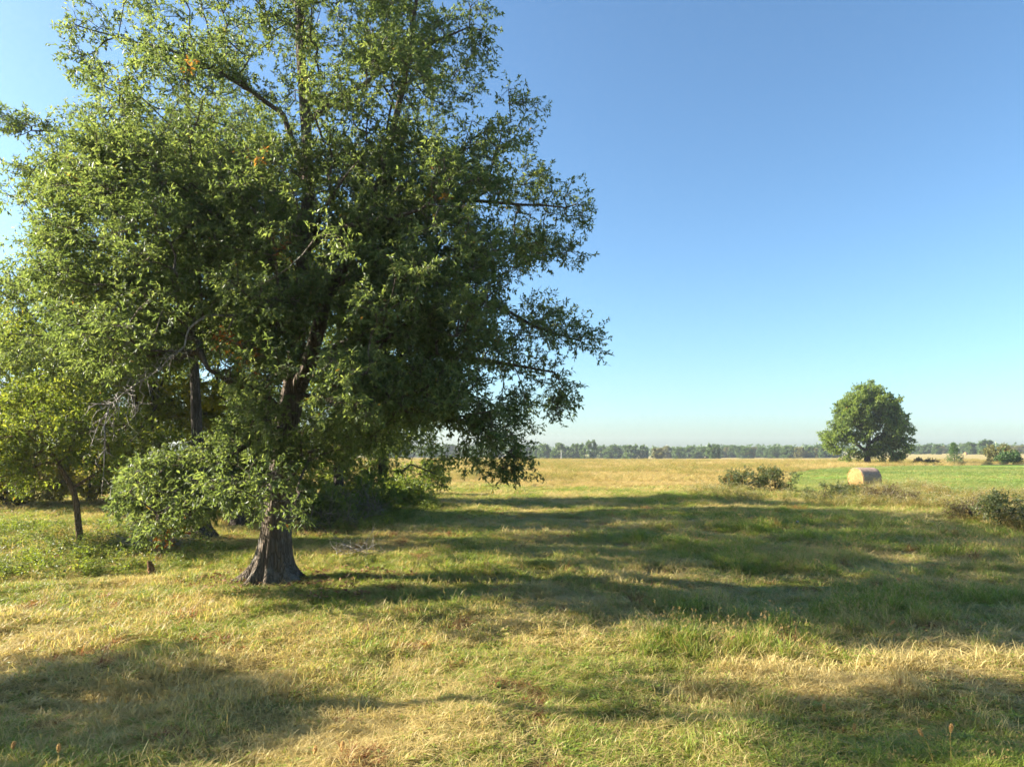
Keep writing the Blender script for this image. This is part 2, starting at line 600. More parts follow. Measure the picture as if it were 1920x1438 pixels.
def sprig_leaves(tips, dirs, r, T, L, tw, ll, lw, droop=0.15, up=1.0, spread=0.7):
    """twigs fanning from each tip, leaves bunched along them"""
    n = len(tips)
    td = nrm(dirs[:, None] * 0.9 + r.normal(0, spread, (n, T, 3)) + np.array([0, 0, -droop]))
    tl = tw * r.uniform(0.45, 1.25, (n, T))
    st = tips[:, None] + dirs[:, None] * r.uniform(-0.5, 0.2, (n, T, 1)) * tw
    en = st + td * tl[..., None]
    t = 0.25 + 0.8 * np.sqrt(r.random((n, T, L)))
    base = st[:, :, None] + td[:, :, None] * (tl[..., None] * t)[..., None]
    ld = nrm(td[:, :, None] * 0.55 + r.normal(0, 0.6, (n, T, L, 3)) + np.array([0, 0, -0.12]))
    nm = r.normal(0, 0.55, (n, T, L, 3)) + np.array([0, 0, up])
    l_ = ll * r.uniform(0.5, 1.4, (n, T, L))
    w_ = lw * r.uniform(0.7, 1.3, (n, T, L))
    return st, en, base.reshape(-1, 3), ld.reshape(-1, 3), nm.reshape(-1, 3), l_.ravel(), w_.ravel()


def leaves_geo(base, ld, nm, l_, w_, r):
    side = nrm(np.cross(ld, nm))
    n2 = np.cross(side, ld)
    mid = base + ld * (l_ * 0.5)[:, None] - n2 * (w_ * 0.18)[:, None]
    a = mid + side * (w_ * 0.5)[:, None] + n2 * (w_ * 0.25)[:, None]
    b_ = mid - side * (w_ * 0.5)[:, None] + n2 * (w_ * 0.25)[:, None]
    tip = base + ld * l_[:, None] - n2 * (l_ * r.uniform(0.0, 0.22, len(l_)))[:, None]
    V = np.stack([base, a, tip, b_], 1).reshape(-1, 3)
    o = (np.arange(len(base)) * 4)[:, None]
    Fc = np.concatenate([o + [0, 1, 2], o + [0, 2, 3]], 1).reshape(-1, 3)
    return V, Fc


def clump_tips(r, centers, crad, per, flat=0.55):
    n = len(centers)
    v = r.normal(0, 1, (n, per, 3))
    v = v / np.linalg.norm(v, axis=-1, keepdims=True) * r.random((n, per, 1)) ** 0.45
    v[..., 2] *= flat
    return (centers[:, None] + v * crad[:, None, None]).reshape(-1, 3)


def build_tree(name, label, cat, base, trunk_pts, trunk_r, limbs, tips, leafm, barkm, r,
               T=4, L=9, tw=0.3, ll=0.11, lw=0.034, droop=0.15, bf=0.35, r_tip=0.007, flare=0.0, lobes=6, k=20,
               aut=None, aut_p=0.002, group=None, step=0.45, out_c=None, up=1.0, multi=None, rnd_bias=0.0, roots=None):
    """trunk_pts world; limbs: list of (trunk index, pts, radii).  returns the Empty"""
    root = thing(name, label, cat, base, group=group)
    b0 = np.asarray(base, float)
    nodes, par, fix = [], [], []
    for i, p in enumerate(trunk_pts):
        nodes.append(np.asarray(p, float))
        par.append(i - 1)
        fix.append(trunk_r[i])
    ntrunk = len(nodes)
    for ti, pts, rs in limbs:
        pr = ti
        for p, q in zip(pts, rs):
            nodes.append(np.asarray(p, float))
            par.append(pr)
            fix.append(q)
            pr = len(nodes) - 1
    # subdivide the hand-drawn skeleton so that twigs can start anywhere on it
    nn, pp, ff, mp = [], [], [], {}
    for i, p in enumerate(nodes):
        if par[i] < 0:
            nn.append(p); pp.append(-1); ff.append(fix[i]); mp[i] = 0
            continue
        a, ra = nodes[par[i]], fix[par[i]]
        if i >= ntrunk and par[i] < ntrunk:
            ra = min(ra, fix[i] * 1.3)
        m = max(1, int(np.linalg.norm(p - a) / 0.5))
        pr = mp[par[i]]
        for s in range(1, m + 1):
            t = s / m
            jit = (r.normal(0, 0.012, 3) + (0 if s == m else 1) * min(.06, fix[i]) * np.sin(np.array([1.7, 2.3, 2.9]) * (s + 3 * i) + i)) if i >= ntrunk else 0.0
            nn.append(a + (p - a) * t + jit); pp.append(pr); ff.append(ra + (fix[i] - ra) * t)
            pr = len(nn) - 1
        mp[i] = pr
    trunk_id = set(mp[i] for i in range(ntrunk))
    n_fix = len(nn)
    pos, par_, tipn = mst(np.array(nn), np.array(pp), tips, bf, step, 0.02, r)
    rad_ = radii(pos, par_, r_tip, 2.3, np.array(ff))
    last = max(trunk_id)
    # trunk as one smooth part
    tm = trunk_mesh('trunk', np.asarray(trunk_pts) - b0, trunk_r, barkm, k=k, flare=flare, lobes=lobes, seed=len(name), roots=roots)
    link('trunk', tm, root)
    posl = pos - b0
    first = np.arange(len(pos))
    for i in range(last + 1, len(pos)):
        if par_[i] > last:
            first[i] = first[par_[i]]
    ids, cnt = np.unique(first[last + 1:], return_counts=True)
    big_ids = ids[np.argsort(-cnt)][:24]
    big_ids = [q for q in big_ids if cnt[ids == q][0] >= 14]
    for q in big_ids:
        link('branch', branch_mesh('branch', posl, par_, rad_, barkm, sel=np.nonzero((first == q) & (np.arange(len(pos)) > last))[0]), root)
    rest = np.nonzero(~np.isin(first, big_ids) & (np.arange(len(pos)) > last))[0]
    if len(rest):
        so_ = link('small_branches', branch_mesh('small_branches', posl, par_, rad_, barkm, sel=rest), root)
        so_['kind'] = 'stuff'
    d = pos[tipn] - pos[par_[tipn]]
    c = np.asarray(out_c if out_c is not None else tips.mean(0))
    dirs = nrm(nrm(d) + 0.6 * nrm(pos[tipn] - c) + np.array([0, 0, 0.15]))
    tp = posl[tipn]
    st, en, bs, ld, nm, l_, w_ = sprig_leaves(tp, dirs, r, T, L, tw, ll, lw, droop, up)
    V, Fc = leaves_geo(bs, ld, nm, l_, w_, r)
    nl = len(bs)
    per = T * L
    sp = np.repeat(r.random(len(tp)), per)
    rnd = np.clip(0.5 * r.random(nl) + 0.5 * sp + rnd_bias, 0, 1)
    au = np.zeros(len(tp))
    au[r.random(len(tp)) < aut_p] = 0.85
    if aut is not None:
        for (q, rad0) in aut:
            au[np.linalg.norm(pos[tipn] - q, axis=1) < rad0] = 0.95
    au = np.repeat(au, per) * (r.random(nl) < 0.8)
    au = np.maximum(au, (r.random(nl) < 0.0015) * 0.6)
    cm = make_mesh('crown', V, [Fc], leafm, {'rnd': ('FACE', np.repeat(rnd, 2)), 'aut': ('FACE', np.repeat(au, 2))})
    co = link('crown', cm, root)
    co['kind'] = 'stuff'
    # fine twigs carrying the leaves
    a, b_ = st.reshape(-1, 3), en.reshape(-1, 3)
    sd_ = nrm(np.cross(b_ - a, r.normal(0, 1, a.shape)))
    v = np.stack([a - sd_ * r_tip * .5, a + sd_ * r_tip * .5, b_ + sd_ * r_tip * .2, b_ - sd_ * r_tip * .2], 1).reshape(-1, 3)
    q = np.arange(len(v)).reshape(-1, 4)
    tw_ = make_mesh('twigs', v, [q], barkm)
    to = link('twigs', tw_, co)
    to['kind'] = 'stuff'
    return root


def ell_centers(r, ells, n, shell=0.45, reject=None):
    """n clump centres in a union of ellipsoids (c, r), biased to the outside"""
    vol = np.array([e[1][0] * e[1][1] * e[1][2] for e in ells])
    out = []
    tot = 0
    while tot < n:
        k = r.choice(len(ells), 400, p=vol / vol.sum())
        c = np.array([ells[i][0] for i in k], float)
        s = np.array([ells[i][1] for i in k], float)
        v = nrm(r.normal(0, 1, (400, 3))) * (shell + (1 - shell) * r.random((400, 1))) ** 0.7
        p = c + v * s
        if reject is not None:
            p = p[~reject(p)]
        out.append(p)
        tot += len(p)
    return np.concatenate(out)[:n]


# ------------------------------------------------------------------ the great oak
D0 = 14.3
base0 = G(512, 1095)
D0 = base0[1]
TR = [base0 + [0, 0, 0], P(514, 1040, D0), P(521, 960, D0), P(527, 880, D0), P(537, 800, D0), P(548, 745, D0),
      P(556, 680, D0), P(559, 580, D0), P(570, 470, D0), P(579, 360, D0), P(574, 230, D0), P(563, 100, D0), P(560, -30, D0),
      P(562, -180, D0), P(566, -340, D0), P(570, -470, D0)]
TRr = [0.37, 0.335, 0.30, 0.28, 0.265, 0.245, 0.20, 0.17, 0.15, 0.135, 0.115, 0.10, 0.085, 0.065, 0.045, 0.02]
LIMBS = [
    # the reddish second leader that leans right
    (5, [P(578, 690, D0 - .15), P(598, 610, D0 - .4), P(634, 520, D0 - .7), P(676, 440, D0 - .9), P(715, 340, D0 - 1.0), P(745, 220, D0 - 1.0), P(770, 90, D0 - .9), P(790, -60, D0 - .8)],
     [0.17, 0.155, 0.13, 0.11, 0.09, 0.07, 0.05, 0.03]),
    (8, [P(620, 440, D0 - 1.2), P(690, 415, D0 - 2), P(790, 395, D0 - 2.4)], [0.07, 0.06, 0.03]),
    # left limbs
    (7, [P(500, 455, D0 - .3), P(430, 415, D0 - .6), P(340, 412, D0 - .8), P(250, 380, D0 - .9), P(140, 350, D0 - 1)], [0.085, 0.07, 0.055, 0.04, 0.02]),
    (8, [P(500, 330, D0 + .3), P(410, 290, D0 + .5), P(300, 300, D0 + .6), P(190, 250, D0 + .6), P(60, 245, D0 + .6)], [0.07, 0.055, 0.045, 0.035, 0.015]),
    (9, [P(530, 215, D0), P(470, 170, D0 - .2), P(400, 130, D0 - .3), P(300, 90, D0 - .3), P(180, 60, D0 - .3)], [0.06, 0.05, 0.04, 0.03, 0.015]),
    (4, [P(490, 735, D0 - .8), P(430, 715, D0 - 1.3), P(390, 690, D0 - 1.8)], [0.06, 0.05, 0.03]),
    # right limbs
    (6, [P(660, 640, D0 + .2), P(760, 640, D0 + .3), P(860, 665, D0 + .2), P(950, 682, D0 + .1), P(1040, 700, D0)], [0.09, 0.075, 0.06, 0.045, 0.025]),
    (7, [P(680, 505, D0 + .8), P(790, 510, D0 + 1.1), P(900, 560, D0 + 1), P(1000, 610, D0 + .8), P(1090, 640, D0 + .7)], [0.08, 0.065, 0.05, 0.035, 0.02]),
    (8, [P(680, 390, D0 + .6), P(800, 360, D0 + .8), P(930, 380, D0 + .6), P(1060, 390, D0 + .5)], [0.07, 0.055, 0.04, 0.02]),
    (10, [P(680, 160, D0 + .4), P(790, 90, D0 + .5), P(880, 50, D0 + .5)], [0.06, 0.045, 0.02]),
    (5, [P(640, 755, D0 - .6), P(690, 745, D0 - 1.1), P(790, 770, D0 - 1.4), P(900, 800, D0 - 1.3), P(965, 840, D0 - 1.2)], [0.065, 0.055, 0.045, 0.035, 0.02]),
    # boughs towards the camera and away from it
    (6, [P(545, 640, D0 - 1.2), P(520, 600, D0 - 2.0), P(490, 570, D0 - 2.6)], [0.05, 0.035, 0.015]),
    (8, [P(600, 400, D0 - 1.2), P(640, 340, D0 - 1.9), P(670, 300, D0 - 2.4)], [0.045, 0.03, 0.012]),
    (7, [P(590, 520, D0 + 1.8), P(620, 480, D0 + 3.4), P(640, 450, D0 + 5)], [0.07, 0.05, 0.03]),
    (5, [P(520, 690, D0 + 1.6), P(480, 650, D0 + 3.2), P(450, 620, D0 + 4.8)], [0.07, 0.05, 0.03]),
    # the low bough drooping on the left in front
    (4, [P(500, 812, D0 - .7), P(440, 850, D0 - 1.2), P(370, 890, D0 - 1.5), P(300, 930, D0 - 1.6)], [0.055, 0.045, 0.03, 0.018]),
]
SIL = [(140, -60), (118, 60), (100, 130), (165, 170), (140, 205), (70, 215), (40, 190), (-30, 185), (-30, 262), (75, 285), (15, 300), (25, 350), (85, 385),
       (70, 420), (95, 470), (60, 500), (90, 600), (150, 690), (330, 700), (395, 640), (440, 760), (400, 830), (250, 870), (205, 960), (260, 1010), (330, 985),
       (440, 950), (470, 985), (560, 985), (600, 900), (700, 850), (830, 815), (870, 868), (930, 895), (1000, 885), (985, 830), (1010, 790), (985, 735),
       (1035, 770), (1055, 787), (1092, 740), (1062, 690), (1110, 668), (1142, 652), (1125, 605), (1085, 570), (1035, 540), (985, 560), (950, 585), (935, 555),
       (985, 520), (1045, 515), (1075, 522), (1095, 490), (1062, 440), (1085, 435), (1130, 405), (1100, 350), (1050, 335), (1040, 295), (1000, 275), (1020, 215),
       (985, 165), (940, 150), (905, 190), (915, 120), (935, 60), (920, -60), (900, -200), (820, -380), (700, -520), (560, -600), (420, -520), (280, -330), (180, -180)]
CORR = [((552, 770), (598, 620), 28), ((598, 620), (655, 490), 16), ((572, 440), (578, 330), 8), ((512, 1000), (516, 930), 26)]
HOLES = [(615, 110, 16), (325, 20, 20), (440, 190, 18), (320, 300, 16), (480, 185, 14), (705, 235, 14), (610, 45, 12), (840, 265, 16), (950, 315, 20), (150, 190, 22), (945, 600, 20), (935, 715, 26),
         (830, 832, 34), (385, 40, 18), (1010, 650, 14), (660, 40, 12), (320, 110, 12), (900, 370, 12), (250, 170, 10)]


def R_of_z(z):
    return np.interp(z, [0.9, 1.8, 3.0, 5.0, 8.0, 10.0, 12.0, 15.0, 18.0, 19.0], [2.5, 4.6, 6.0, 7.0, 6.8, 5.9, 5.0, 3.2, 1.0, 0.3])


def oak_reject(p, margin=0.0):
    s = proj(p)
    bad = ~inpoly(s, SIL)
    front = p[..., 1] < D0 + 0.15
    for a, b_, wd in CORR:
        bad |= front & (seg_dist(s, a, b_) < wd)
    bad |= (p[..., 1] < D0 - 1.7) & inpoly(s, [(165, 800), (250, 700), (335, 625), (350, 585), (450, 575), (440, 720), (370, 660), (330, 740), (240, 830)])
    for hx, hy, hr in HOLES:
        bad |= (np.hypot(s[..., 0] - hx, s[..., 1] - hy) < hr * (0.95 + 0.7 * vnoise(s[..., 0], s[..., 1], 14.0, 9)))
    return bad


r1 = np.random.default_rng(11)
cx, cy = base0[0] + 0.3, base0[1]
cl = []
while sum(len(c) for c in cl) < 480:
    z = r1.uniform(1.3, 18.6, 600)
    az = r1.uniform(0, 2 * math.pi, 600)
    u = np.sqrt(r1.uniform(0.10, 1.0, 600))
    Rz = R_of_z(z) * np.where(np.cos(az) < 0, 0.92, 1.0) * np.where(np.sin(az) < 0, 0.80, 0.9)
    p = np.stack([cx + np.cos(az) * u * Rz, cy + np.sin(az) * u * Rz, z], -1)
    lowback = (z < 2.6) & (u < 0.7)
    ok = ~oak_reject(p) & ~lowback & (r1.random(600) < np.clip((R_of_z(z) / 7) ** 1.2, 0.15, 1))
    # open space under the front of the crown so that trunk and ground show
    s = proj(p)
    ok &= ~((s[:, 1] > 790) & (s[:, 0] > 600) & (p[:, 1] < D0 - 2.4))
    ok &= ~((s[:, 1] > 880) & (s[:, 0] > 560) & (s[:, 0] < 860))
    # front of the crown trimmed by shadow: clumps shading the near grass are dropped
    shx, shy = p[:, 0] + 1.943 * z, p[:, 1] - .273 * z
    ok &= (shy > 10.1) | ((shx > 3.2) & (shy > 9.4))
    cl.append(p[ok])
cl = np.concatenate(cl)[:480]
fr = []
while sum(len(q) for q in fr) < 34:
    z = r1.uniform(3.0, 9.5, 400)
    p = np.stack([cx + r1.uniform(-5.0, 4.5, 400), r1.uniform(0, 1, 400) ** .7 * 2.2, z], -1)
    p[:, 1] = np.minimum(10.75 + .273 * z + p[:, 1], D0 - .2)
    ok = ~oak_reject(p) & (np.abs(p[:, 0] - cx) < R_of_z(z) * .85)
    fr.append(p[ok])
while sum(len(q) for q in fr) < 175:  # clumps behind the trunk, added to fill out the crown's shadow
    z = r1.uniform(2.8, 9.5, 400)
    p = np.stack([cx + r1.uniform(-5.0, 5.5, 400), r1.uniform(D0 + .4, D0 + 5.5, 400), z], -1)
    ok = ~oak_reject(p) & (np.hypot(p[:, 0] - cx, p[:, 1] - D0) < R_of_z(z) * .92)
    fr.append(p[ok])
cl = np.concatenate([cl] + fr)
crad = r1.uniform(0.45, 0.9, len(cl))
tips = clump_tips(r1, cl, crad, 10, 0.55)
# silhouette clumps read from the photograph, at their own distances
hand = [(1095, 640, .7, .5), (1060, 610, .6, .6), (1010, 580, .7, .5), (1040, 705, .2, .55), (1070, 735, 0, .4), (1045, 760, 0, .3), (980, 690, .2, .5), (1085, 400, .5, .5), (1050, 380, .5, .6),
        (1060, 480, .5, .45), (1010, 460, .5, .5), (975, 200, .3, .5), (965, 250, .4, .5), (1000, 330, .5, .5), (900, 80, .5, .4), (895, 30, .5, .5), (40, 225, .6, .35), (10, 235, .6, .35), (60, 330, .2, .5),
        (120, 300, .3, .5), (130, 100, -.3, .4), (160, 40, -.3, .5), (170, 130, -.2, .45), (100, 440, -.3, .5), (960, 840, -1.2, .45), (975, 870, -1.2, .35), (940, 880, -1.2, .28), (965, 770, -1, .5), (900, 800, -1, .5),
        (300, 900, -1.6, .5), (260, 950, -1.6, .42), (340, 890, -1.5, .5), (390, 870, -1.3, .5), (350, 940, -1.6, .45), (300, 980, -1.6, .35), (410, 930, -1.4, .42), (250, 900, -1.6, .35), (285, 870, -1.5, .4), (450, 900, -1.3, .45),
        (430, 830, -1.2, .5), (440, 800, -1.2, .45), (480, 800, -1.1, .45), (395, 905, -1.5, .45), (330, 860, -1.5, .4), (440, 870, -1.4, .5), (520, 870, -1.0, .4), (550, 830, -.9, .4), (230, 930, -1.6, .35), (600, 800, -.9, .45), (620, 840, -.6, .4), (380, 960, -1.5, .35), (470, 840, -1, .5), (510, 835, -1, .4), (480, 900, -1, .45), (500, 930, -.8, .38), (470, 940, -.9, .35), (540, 900, -.8, .35), (575, 850, -.8, .45), (640, 560, -1.2, .6), (740, 600, -1.2, .6), (800, 690, -1.2, .6), (860, 620, -1, .6), (720, 480, -1.4, .6), (830, 480, -1.2, .6),
        (640, 700, -.8, .5), (700, 690, -.8, .6), (760, 740, -1, .5), (830, 760, -1.1, .5), (870, 700, -.8, .5), (900, 470, -.6, .6), (920, 520, -.4, .5), (940, 640, .2, .45), (880, 580, 0, .55)]
hp = np.array([P(a, b_, D0 + d) for a, b_, d, _ in hand])
ht = clump_tips(r1, hp, np.array([h[3] for h in hand]) * 1.15, 13, 0.7)
tips = np.concatenate([tips, ht])
tips = tips[~oak_reject(tips)]
tips = tips[tips[:, 2] > gz(tips[:, 0], tips[:, 1]) + 0.45]
lt = []
for ti_, pts_, rs_ in LIMBS:                       # leafy shoots all along the limbs
    for a_, b_ in zip(pts_[:-1], pts_[1:]):
        m_ = int(np.linalg.norm(b_ - a_) * 9)
        t_ = r1.random((m_, 1))
        lt.append(a_ + (b_ - a_) * t_ + r1.normal(0, .16, (m_, 3)) + [0, 0, .06])
lt = np.concatenate(lt)
ls_ = proj(lt)
lt = lt[(lt[:, 2] > 1.6) & ~((seg_dist(ls_, (552, 770), (598, 620)) < 24) & (lt[:, 1] < D0 + .1)) & inpoly(ls_, SIL)]
tz_ = np.stack([TR[8] + (TR[13] - TR[8]) * t_ for t_ in r1.random(70)]) + r1.normal(0, .28, (70, 3))
tips = np.concatenate([tips, lt, tz_])
aut_spots = [(P(458, 665, D0 - 2.6), 0.10), (P(435, 640, D0 - 2.6), 0.08), (P(520, 470, D0 - 2.5), 0.08), (P(318, 985, D0 - 2), 0.06)]
extra = np.concatenate([q + r1.normal(0, s * 0.3, (2, 3)) for q, s in aut_spots])
tips = np.concatenate([tips, extra])
oak = build_tree('oak_tree', 'towering leafy oak with flared trunk standing alone in front of the tree row', 'tree', base0, TR, TRr, LIMBS, tips,
                 M['oak_leaf'], M['bark'], r1, T=5, L=10, tw=0.33, ll=0.098, lw=0.036, droop=0.18, flare=1.05, roots=[(3.35, .3, 1.0), (4.05, .26, .55), (5.75, .34, .95), (.5, .3, .7), (1.7, .3, .8), (2.5, .25, .6), (4.75, .2, .25)], k=84,
                 aut=aut_spots, aut_p=0.0015, out_c=(cx, cy, 5.0))


def bare_spray(parent, b0, line, lr, tips, mat, r_tip=0.004, bf=0.6, name='dead_branch', r=r1, step=0.3):
    nn, pp, ff = [np.asarray(line[0], float)], [-1], [lr[0]]
    for i in range(1, len(line)):
        a, b_ = np.asarray(line[i - 1], float), np.asarray(line[i], float)
        m = max(1, int(np.linalg.norm(b_ - a) / 0.15))
        for s in range(1, m + 1):
            nn.append(a + (b_ - a) * s / m + r.normal(0, 0.012, 3))
            pp.append(len(nn) - 2)
            ff.append(lr[i - 1] + (lr[i] - lr[i - 1]) * s / m)
    pos, par_, _ = mst(np.array(nn), np.array(pp), tips, bf, step, 0.0, r)
    rad_ = radii(pos, par_, r_tip, 2.3, np.array(ff))
    me = branch_mesh(name, pos - np.asarray(b0), par_, rad_, mat, skip=1, thin=0.006)
    return link(name, me, parent)


# bare grey branch hanging in front on the left
dl = [P(520, 560, D0 - .3), P(440, 592, D0 - 1.6), P(385, 592, D0 - 2.0), P(352, 615, D0 - 2.1), P(345, 650, D0 - 2.1), P(300, 690, D0 - 2.2), P(250, 725, D0 - 2.3), P(205, 760, D0 - 2.3)]
dt = []
for q in range(300):
    t = r1.random() ** 0.8
    x = 340 - 165 * t + r1.normal(0, 12)
    y = 655 + 120 * t + abs(r1.normal(0, 1)) * (18 + 45 * t) - 14
    dt.append(P(x, y, D0 - 2.2 + r1.normal(0, 0.35)))
for q in range(50):
    t = r1.random()
    dt.append(P(420 + 25 * r1.normal(), 610 + 110 * t, D0 - 1.7 + r1.normal(0, .15)))
o = bare_spray(oak, base0, dl, [0.026, 0.022, 0.019, 0.017, 0.015, 0.012, 0.009, 0.006], np.array(dt), M['dead_wood'], 0.0048)
o['label'] = 'bare grey dead branch with a spray of twigs'
# ------------------------------------------------------------------ the row behind it
r2 = np.random.default_rng(23)


def row_tree(name, label, px, py, top_px, top_py, rt, ells, n, per, leafm, barkm=None, r=None, cr=(0.6, 1.1), limbs=(), trunk=None, **kw):
    r = r or r2
    b0 = G(px, py)
    d = b0[1]
    if trunk is None:
        tp = P(top_px, top_py, d)
        ts = [b0 + (tp - b0) * t + np.array([r.normal(0, .07), r.normal(0, .07), 0]) * (0.3 < t < 0.95) for t in (0, .08, .2, .35, .5, .65, .8, 1.0)]
        trs = [rt * f for f in (1.25, 1.0, .9, .8, .62, .45, .28, .08)]
    else:
        ts = [b0] + [P(x, y, d + dd) for x, y, dd, _ in trunk]
        trs = [rt] + [q for *_, q in trunk]
    E = [(P(x, y, d + dd), s) for x, y, dd, s in ells]
    c = ell_centers(r, E, n)
    tips = clump_tips(r, c, r.uniform(*cr, len(c)), per, 0.6)
    tips = tips[tips[:, 2] > gz(tips[:, 0], tips[:, 1]) + 0.35]
    LB = [(ti, [P(x, y, d + dd) for x, y, dd, _ in pts], [q for *_, q in pts]) for ti, pts in limbs]
    args = dict(T=4, L=8, tw=0.42, ll=0.15, lw=0.055, flare=0.5, k=16, aut_p=0.001)
    args.update(kw)
    return build_tree(name, label, 'tree', b0, ts, trs, LB, tips, leafm, barkm or M['bark_dark'], r, **args)


row_tree('oak_tree', 'dark straight-trunked tree rising behind the low bough left of the big oak', 378, 1012, 352, 190, 0.30,
         [(300, 430, 0, (4.2, 3.6, 4.2)), (150, 590, 0, (3.6, 3.2, 2.3)), (420, 560, .6, (2.4, 2.4, 2.0)), (60, 620, .6, (2.2, 2.4, 1.5)), (345, 240, .5, (3.0, 3.2, 2.8)), (360, 40, .5, (2.0, 2.2, 2.2))], 205, 11, M['oak_leaf'],
         trunk=[(376, 985, 0, .27), (374, 900, 0, .21), (369, 800, 0, .17), (364, 680, 0, .145), (350, 590, 0, .13), (345, 480, 0, .12), (350, 330, 0, .095), (352, 190, 0, .06), (356, 20, 0, .02)],
         limbs=[(4, [(325, 640, -.3, .07), (240, 625, -.8, .05), (130, 610, -.8, .02)]), (5, [(250, 590, .5, .07), (160, 560, .8, .05), (60, 590, .8, .02)])], tw=0.4, ll=0.14, lw=0.05, flare=0.6, rnd_bias=0.08)
row_tree('crooked_tree', 'small crooked brown-trunked tree leaning left at the left edge', 151, 1020, 80, 760, 0.10,
         [(60, 800, 0, (2.4, 2.0, .9)), (210, 840, .2, (1.5, 1.6, .8)), (20, 890, 0, (1.3, 1.2, .55)), (150, 770, .3, (2.0, 1.8, .8)), (-60, 800, 0, (1.8, 1.6, 1.0)), (250, 885, .1, (.9, .9, .4))], 95, 10, M['back_leaf'], M['bark_brown'],
         trunk=[(147, 985, 0, .085), (143, 940, 0, .08), (136, 915, 0, .075), (118, 885, 0, .07), (108, 868, 0, .06), (88, 840, 0, .045), (72, 800, 0, .03), (60, 760, 0, .015)],
         limbs=[(5, [(80, 868, -.2, .035), (45, 885, -.3, .03), (0, 895, -.4, .02), (-40, 905, -.4, .01)]), (3, [(190, 880, .3, .03), (240, 850, .4, .015)]), (6, [(60, 855, .2, .03), (20, 840, .4, .015)])],
         cr=(0.4, 0.8), tw=0.34, ll=0.12, lw=0.05, flare=0.15, rnd_bias=0.1)
row_tree('forked_tree', 'dark multi-stemmed tree in the shade behind the bare grey branch', 285, 972, 230, 480, 0.26,
         [(190, 640, 0, (4.0, 3.5, 2.6)), (60, 690, 0, (3.5, 3.0, 2.2)), (310, 700, .5, (2.6, 2.6, 2.2)), (120, 790, 1, (2.6, 2.4, 1.2)), (350, 790, 1, (1.6, 2, 1.5))], 170, 10, M['back_leaf'],
         trunk=[(284, 930, 0, .22), (276, 870, 0, .2), (262, 800, 0, .15), (250, 740, 0, .12), (240, 650, 0, .09), (232, 560, 0, .05), (230, 480, 0, .02)],
         limbs=[(2, [(286, 820, .1, .11), (284, 740, .1, .08), (300, 640, .1, .04)]), (2, [(300, 830, -.2, .08), (291, 760, -.2, .06), (310, 700, -.3, .03)])], cr=(0.7, 1.2), tw=0.5, ll=0.17, lw=0.07, rnd_bias=0.1)
row_tree('young_tree', 'slim yellow-green backlit tree between the straight dark trunk and the big oak', 398, 968, 410, 560, 0.10,
         [(420, 700, 0, (1.8, 1.8, 2.6)), (470, 800, 0, (2.2, 1.8, 1.5)), (440, 880, .3, (1.6, 1.5, .9))], 80, 10, M['yellow_leaf'], cr=(0.5, 0.9), tw=0.45, ll=0.16, lw=0.07, flare=0.2)
row_tree('shaded_tree', 'shaded tree with dark trunk close behind the big oak on its right', 634, 958, 640, 400, 0.22,
         [(620, 640, 0, (3.4, 3.0, 3.8)), (660, 800, 0, (2.6, 2.2, 1.6)), (570, 830, 0, (1.8, 1.8, 1.2)), (720, 700, 0, (2.5, 2.5, 2.0)), (640, 520, 0, (3.0, 3.0, 2.6))], 165, 10, M['back_leaf'], cr=(0.7, 1.2), tw=0.5, ll=0.17, lw=0.07)
row_tree('tall_tree', 'tall tree added for shade behind the big oak crown, left of its trunk', 452, 985, 452, 250, 0.24,  # hidden tree added to fill the shade on the grass to the right
         [(450, 500, 0, (3.8, 3.2, 3.4)), (455, 350, 0, (3.0, 3.0, 2.6))], 105, 10, M['back_leaf'], cr=(0.7, 1.1), tw=0.45, ll=0.15, lw=0.06)
row_tree('hedgerow_tree', 'last tree of the row with stout grey trunk and drooping right side', 716, 938, 730, 500, 0.27,
         [(735, 690, 0, (3.8, 3.6, 4.6)), (775, 850, 0, (2.3, 2.2, 1.3)), (700, 830, 0, (2.0, 2.0, 1.4)), (815, 890, 0, (1.0, 1.2, .5))], 150, 10, M['back_leaf'], M['bark_dark'], cr=(0.7, 1.2), tw=0.55, ll=0.2, lw=0.08,
         limbs=[(1, [(735, 905, 0, .09), (770, 870, 0, .05), (820, 890, 0, .02)])])
row_tree('boundary_tree', 'pale green tree far back at the left edge behind the crooked tree', 30, 948, 40, 640, 0.18,
         [(20, 720, 0, (4.0, 3.5, 3.0)), (150, 800, 1, (3.5, 3, 1.8)), (-60, 820, 0, (3, 3, 2)), (230, 760, 2, (3, 3, 2.2))], 140, 9, M['back_leaf'], cr=(0.8, 1.3), tw=0.6, ll=0.22, lw=0.10)
row_tree('boundary_tree', 'leafy tree far back between the straight dark trunk and the big oak', 420, 940, 410, 700, 0.16,
         [(400, 790, 0, (3.6, 3.0, 2.2)), (330, 850, 0, (3.0, 2.6, 1.5)), (480, 850, 0, (3.0, 2.6, 1.5))], 80, 9, M['back_leaf'], cr=(0.7, 1.2), tw=0.6, ll=0.2, lw=0.09)
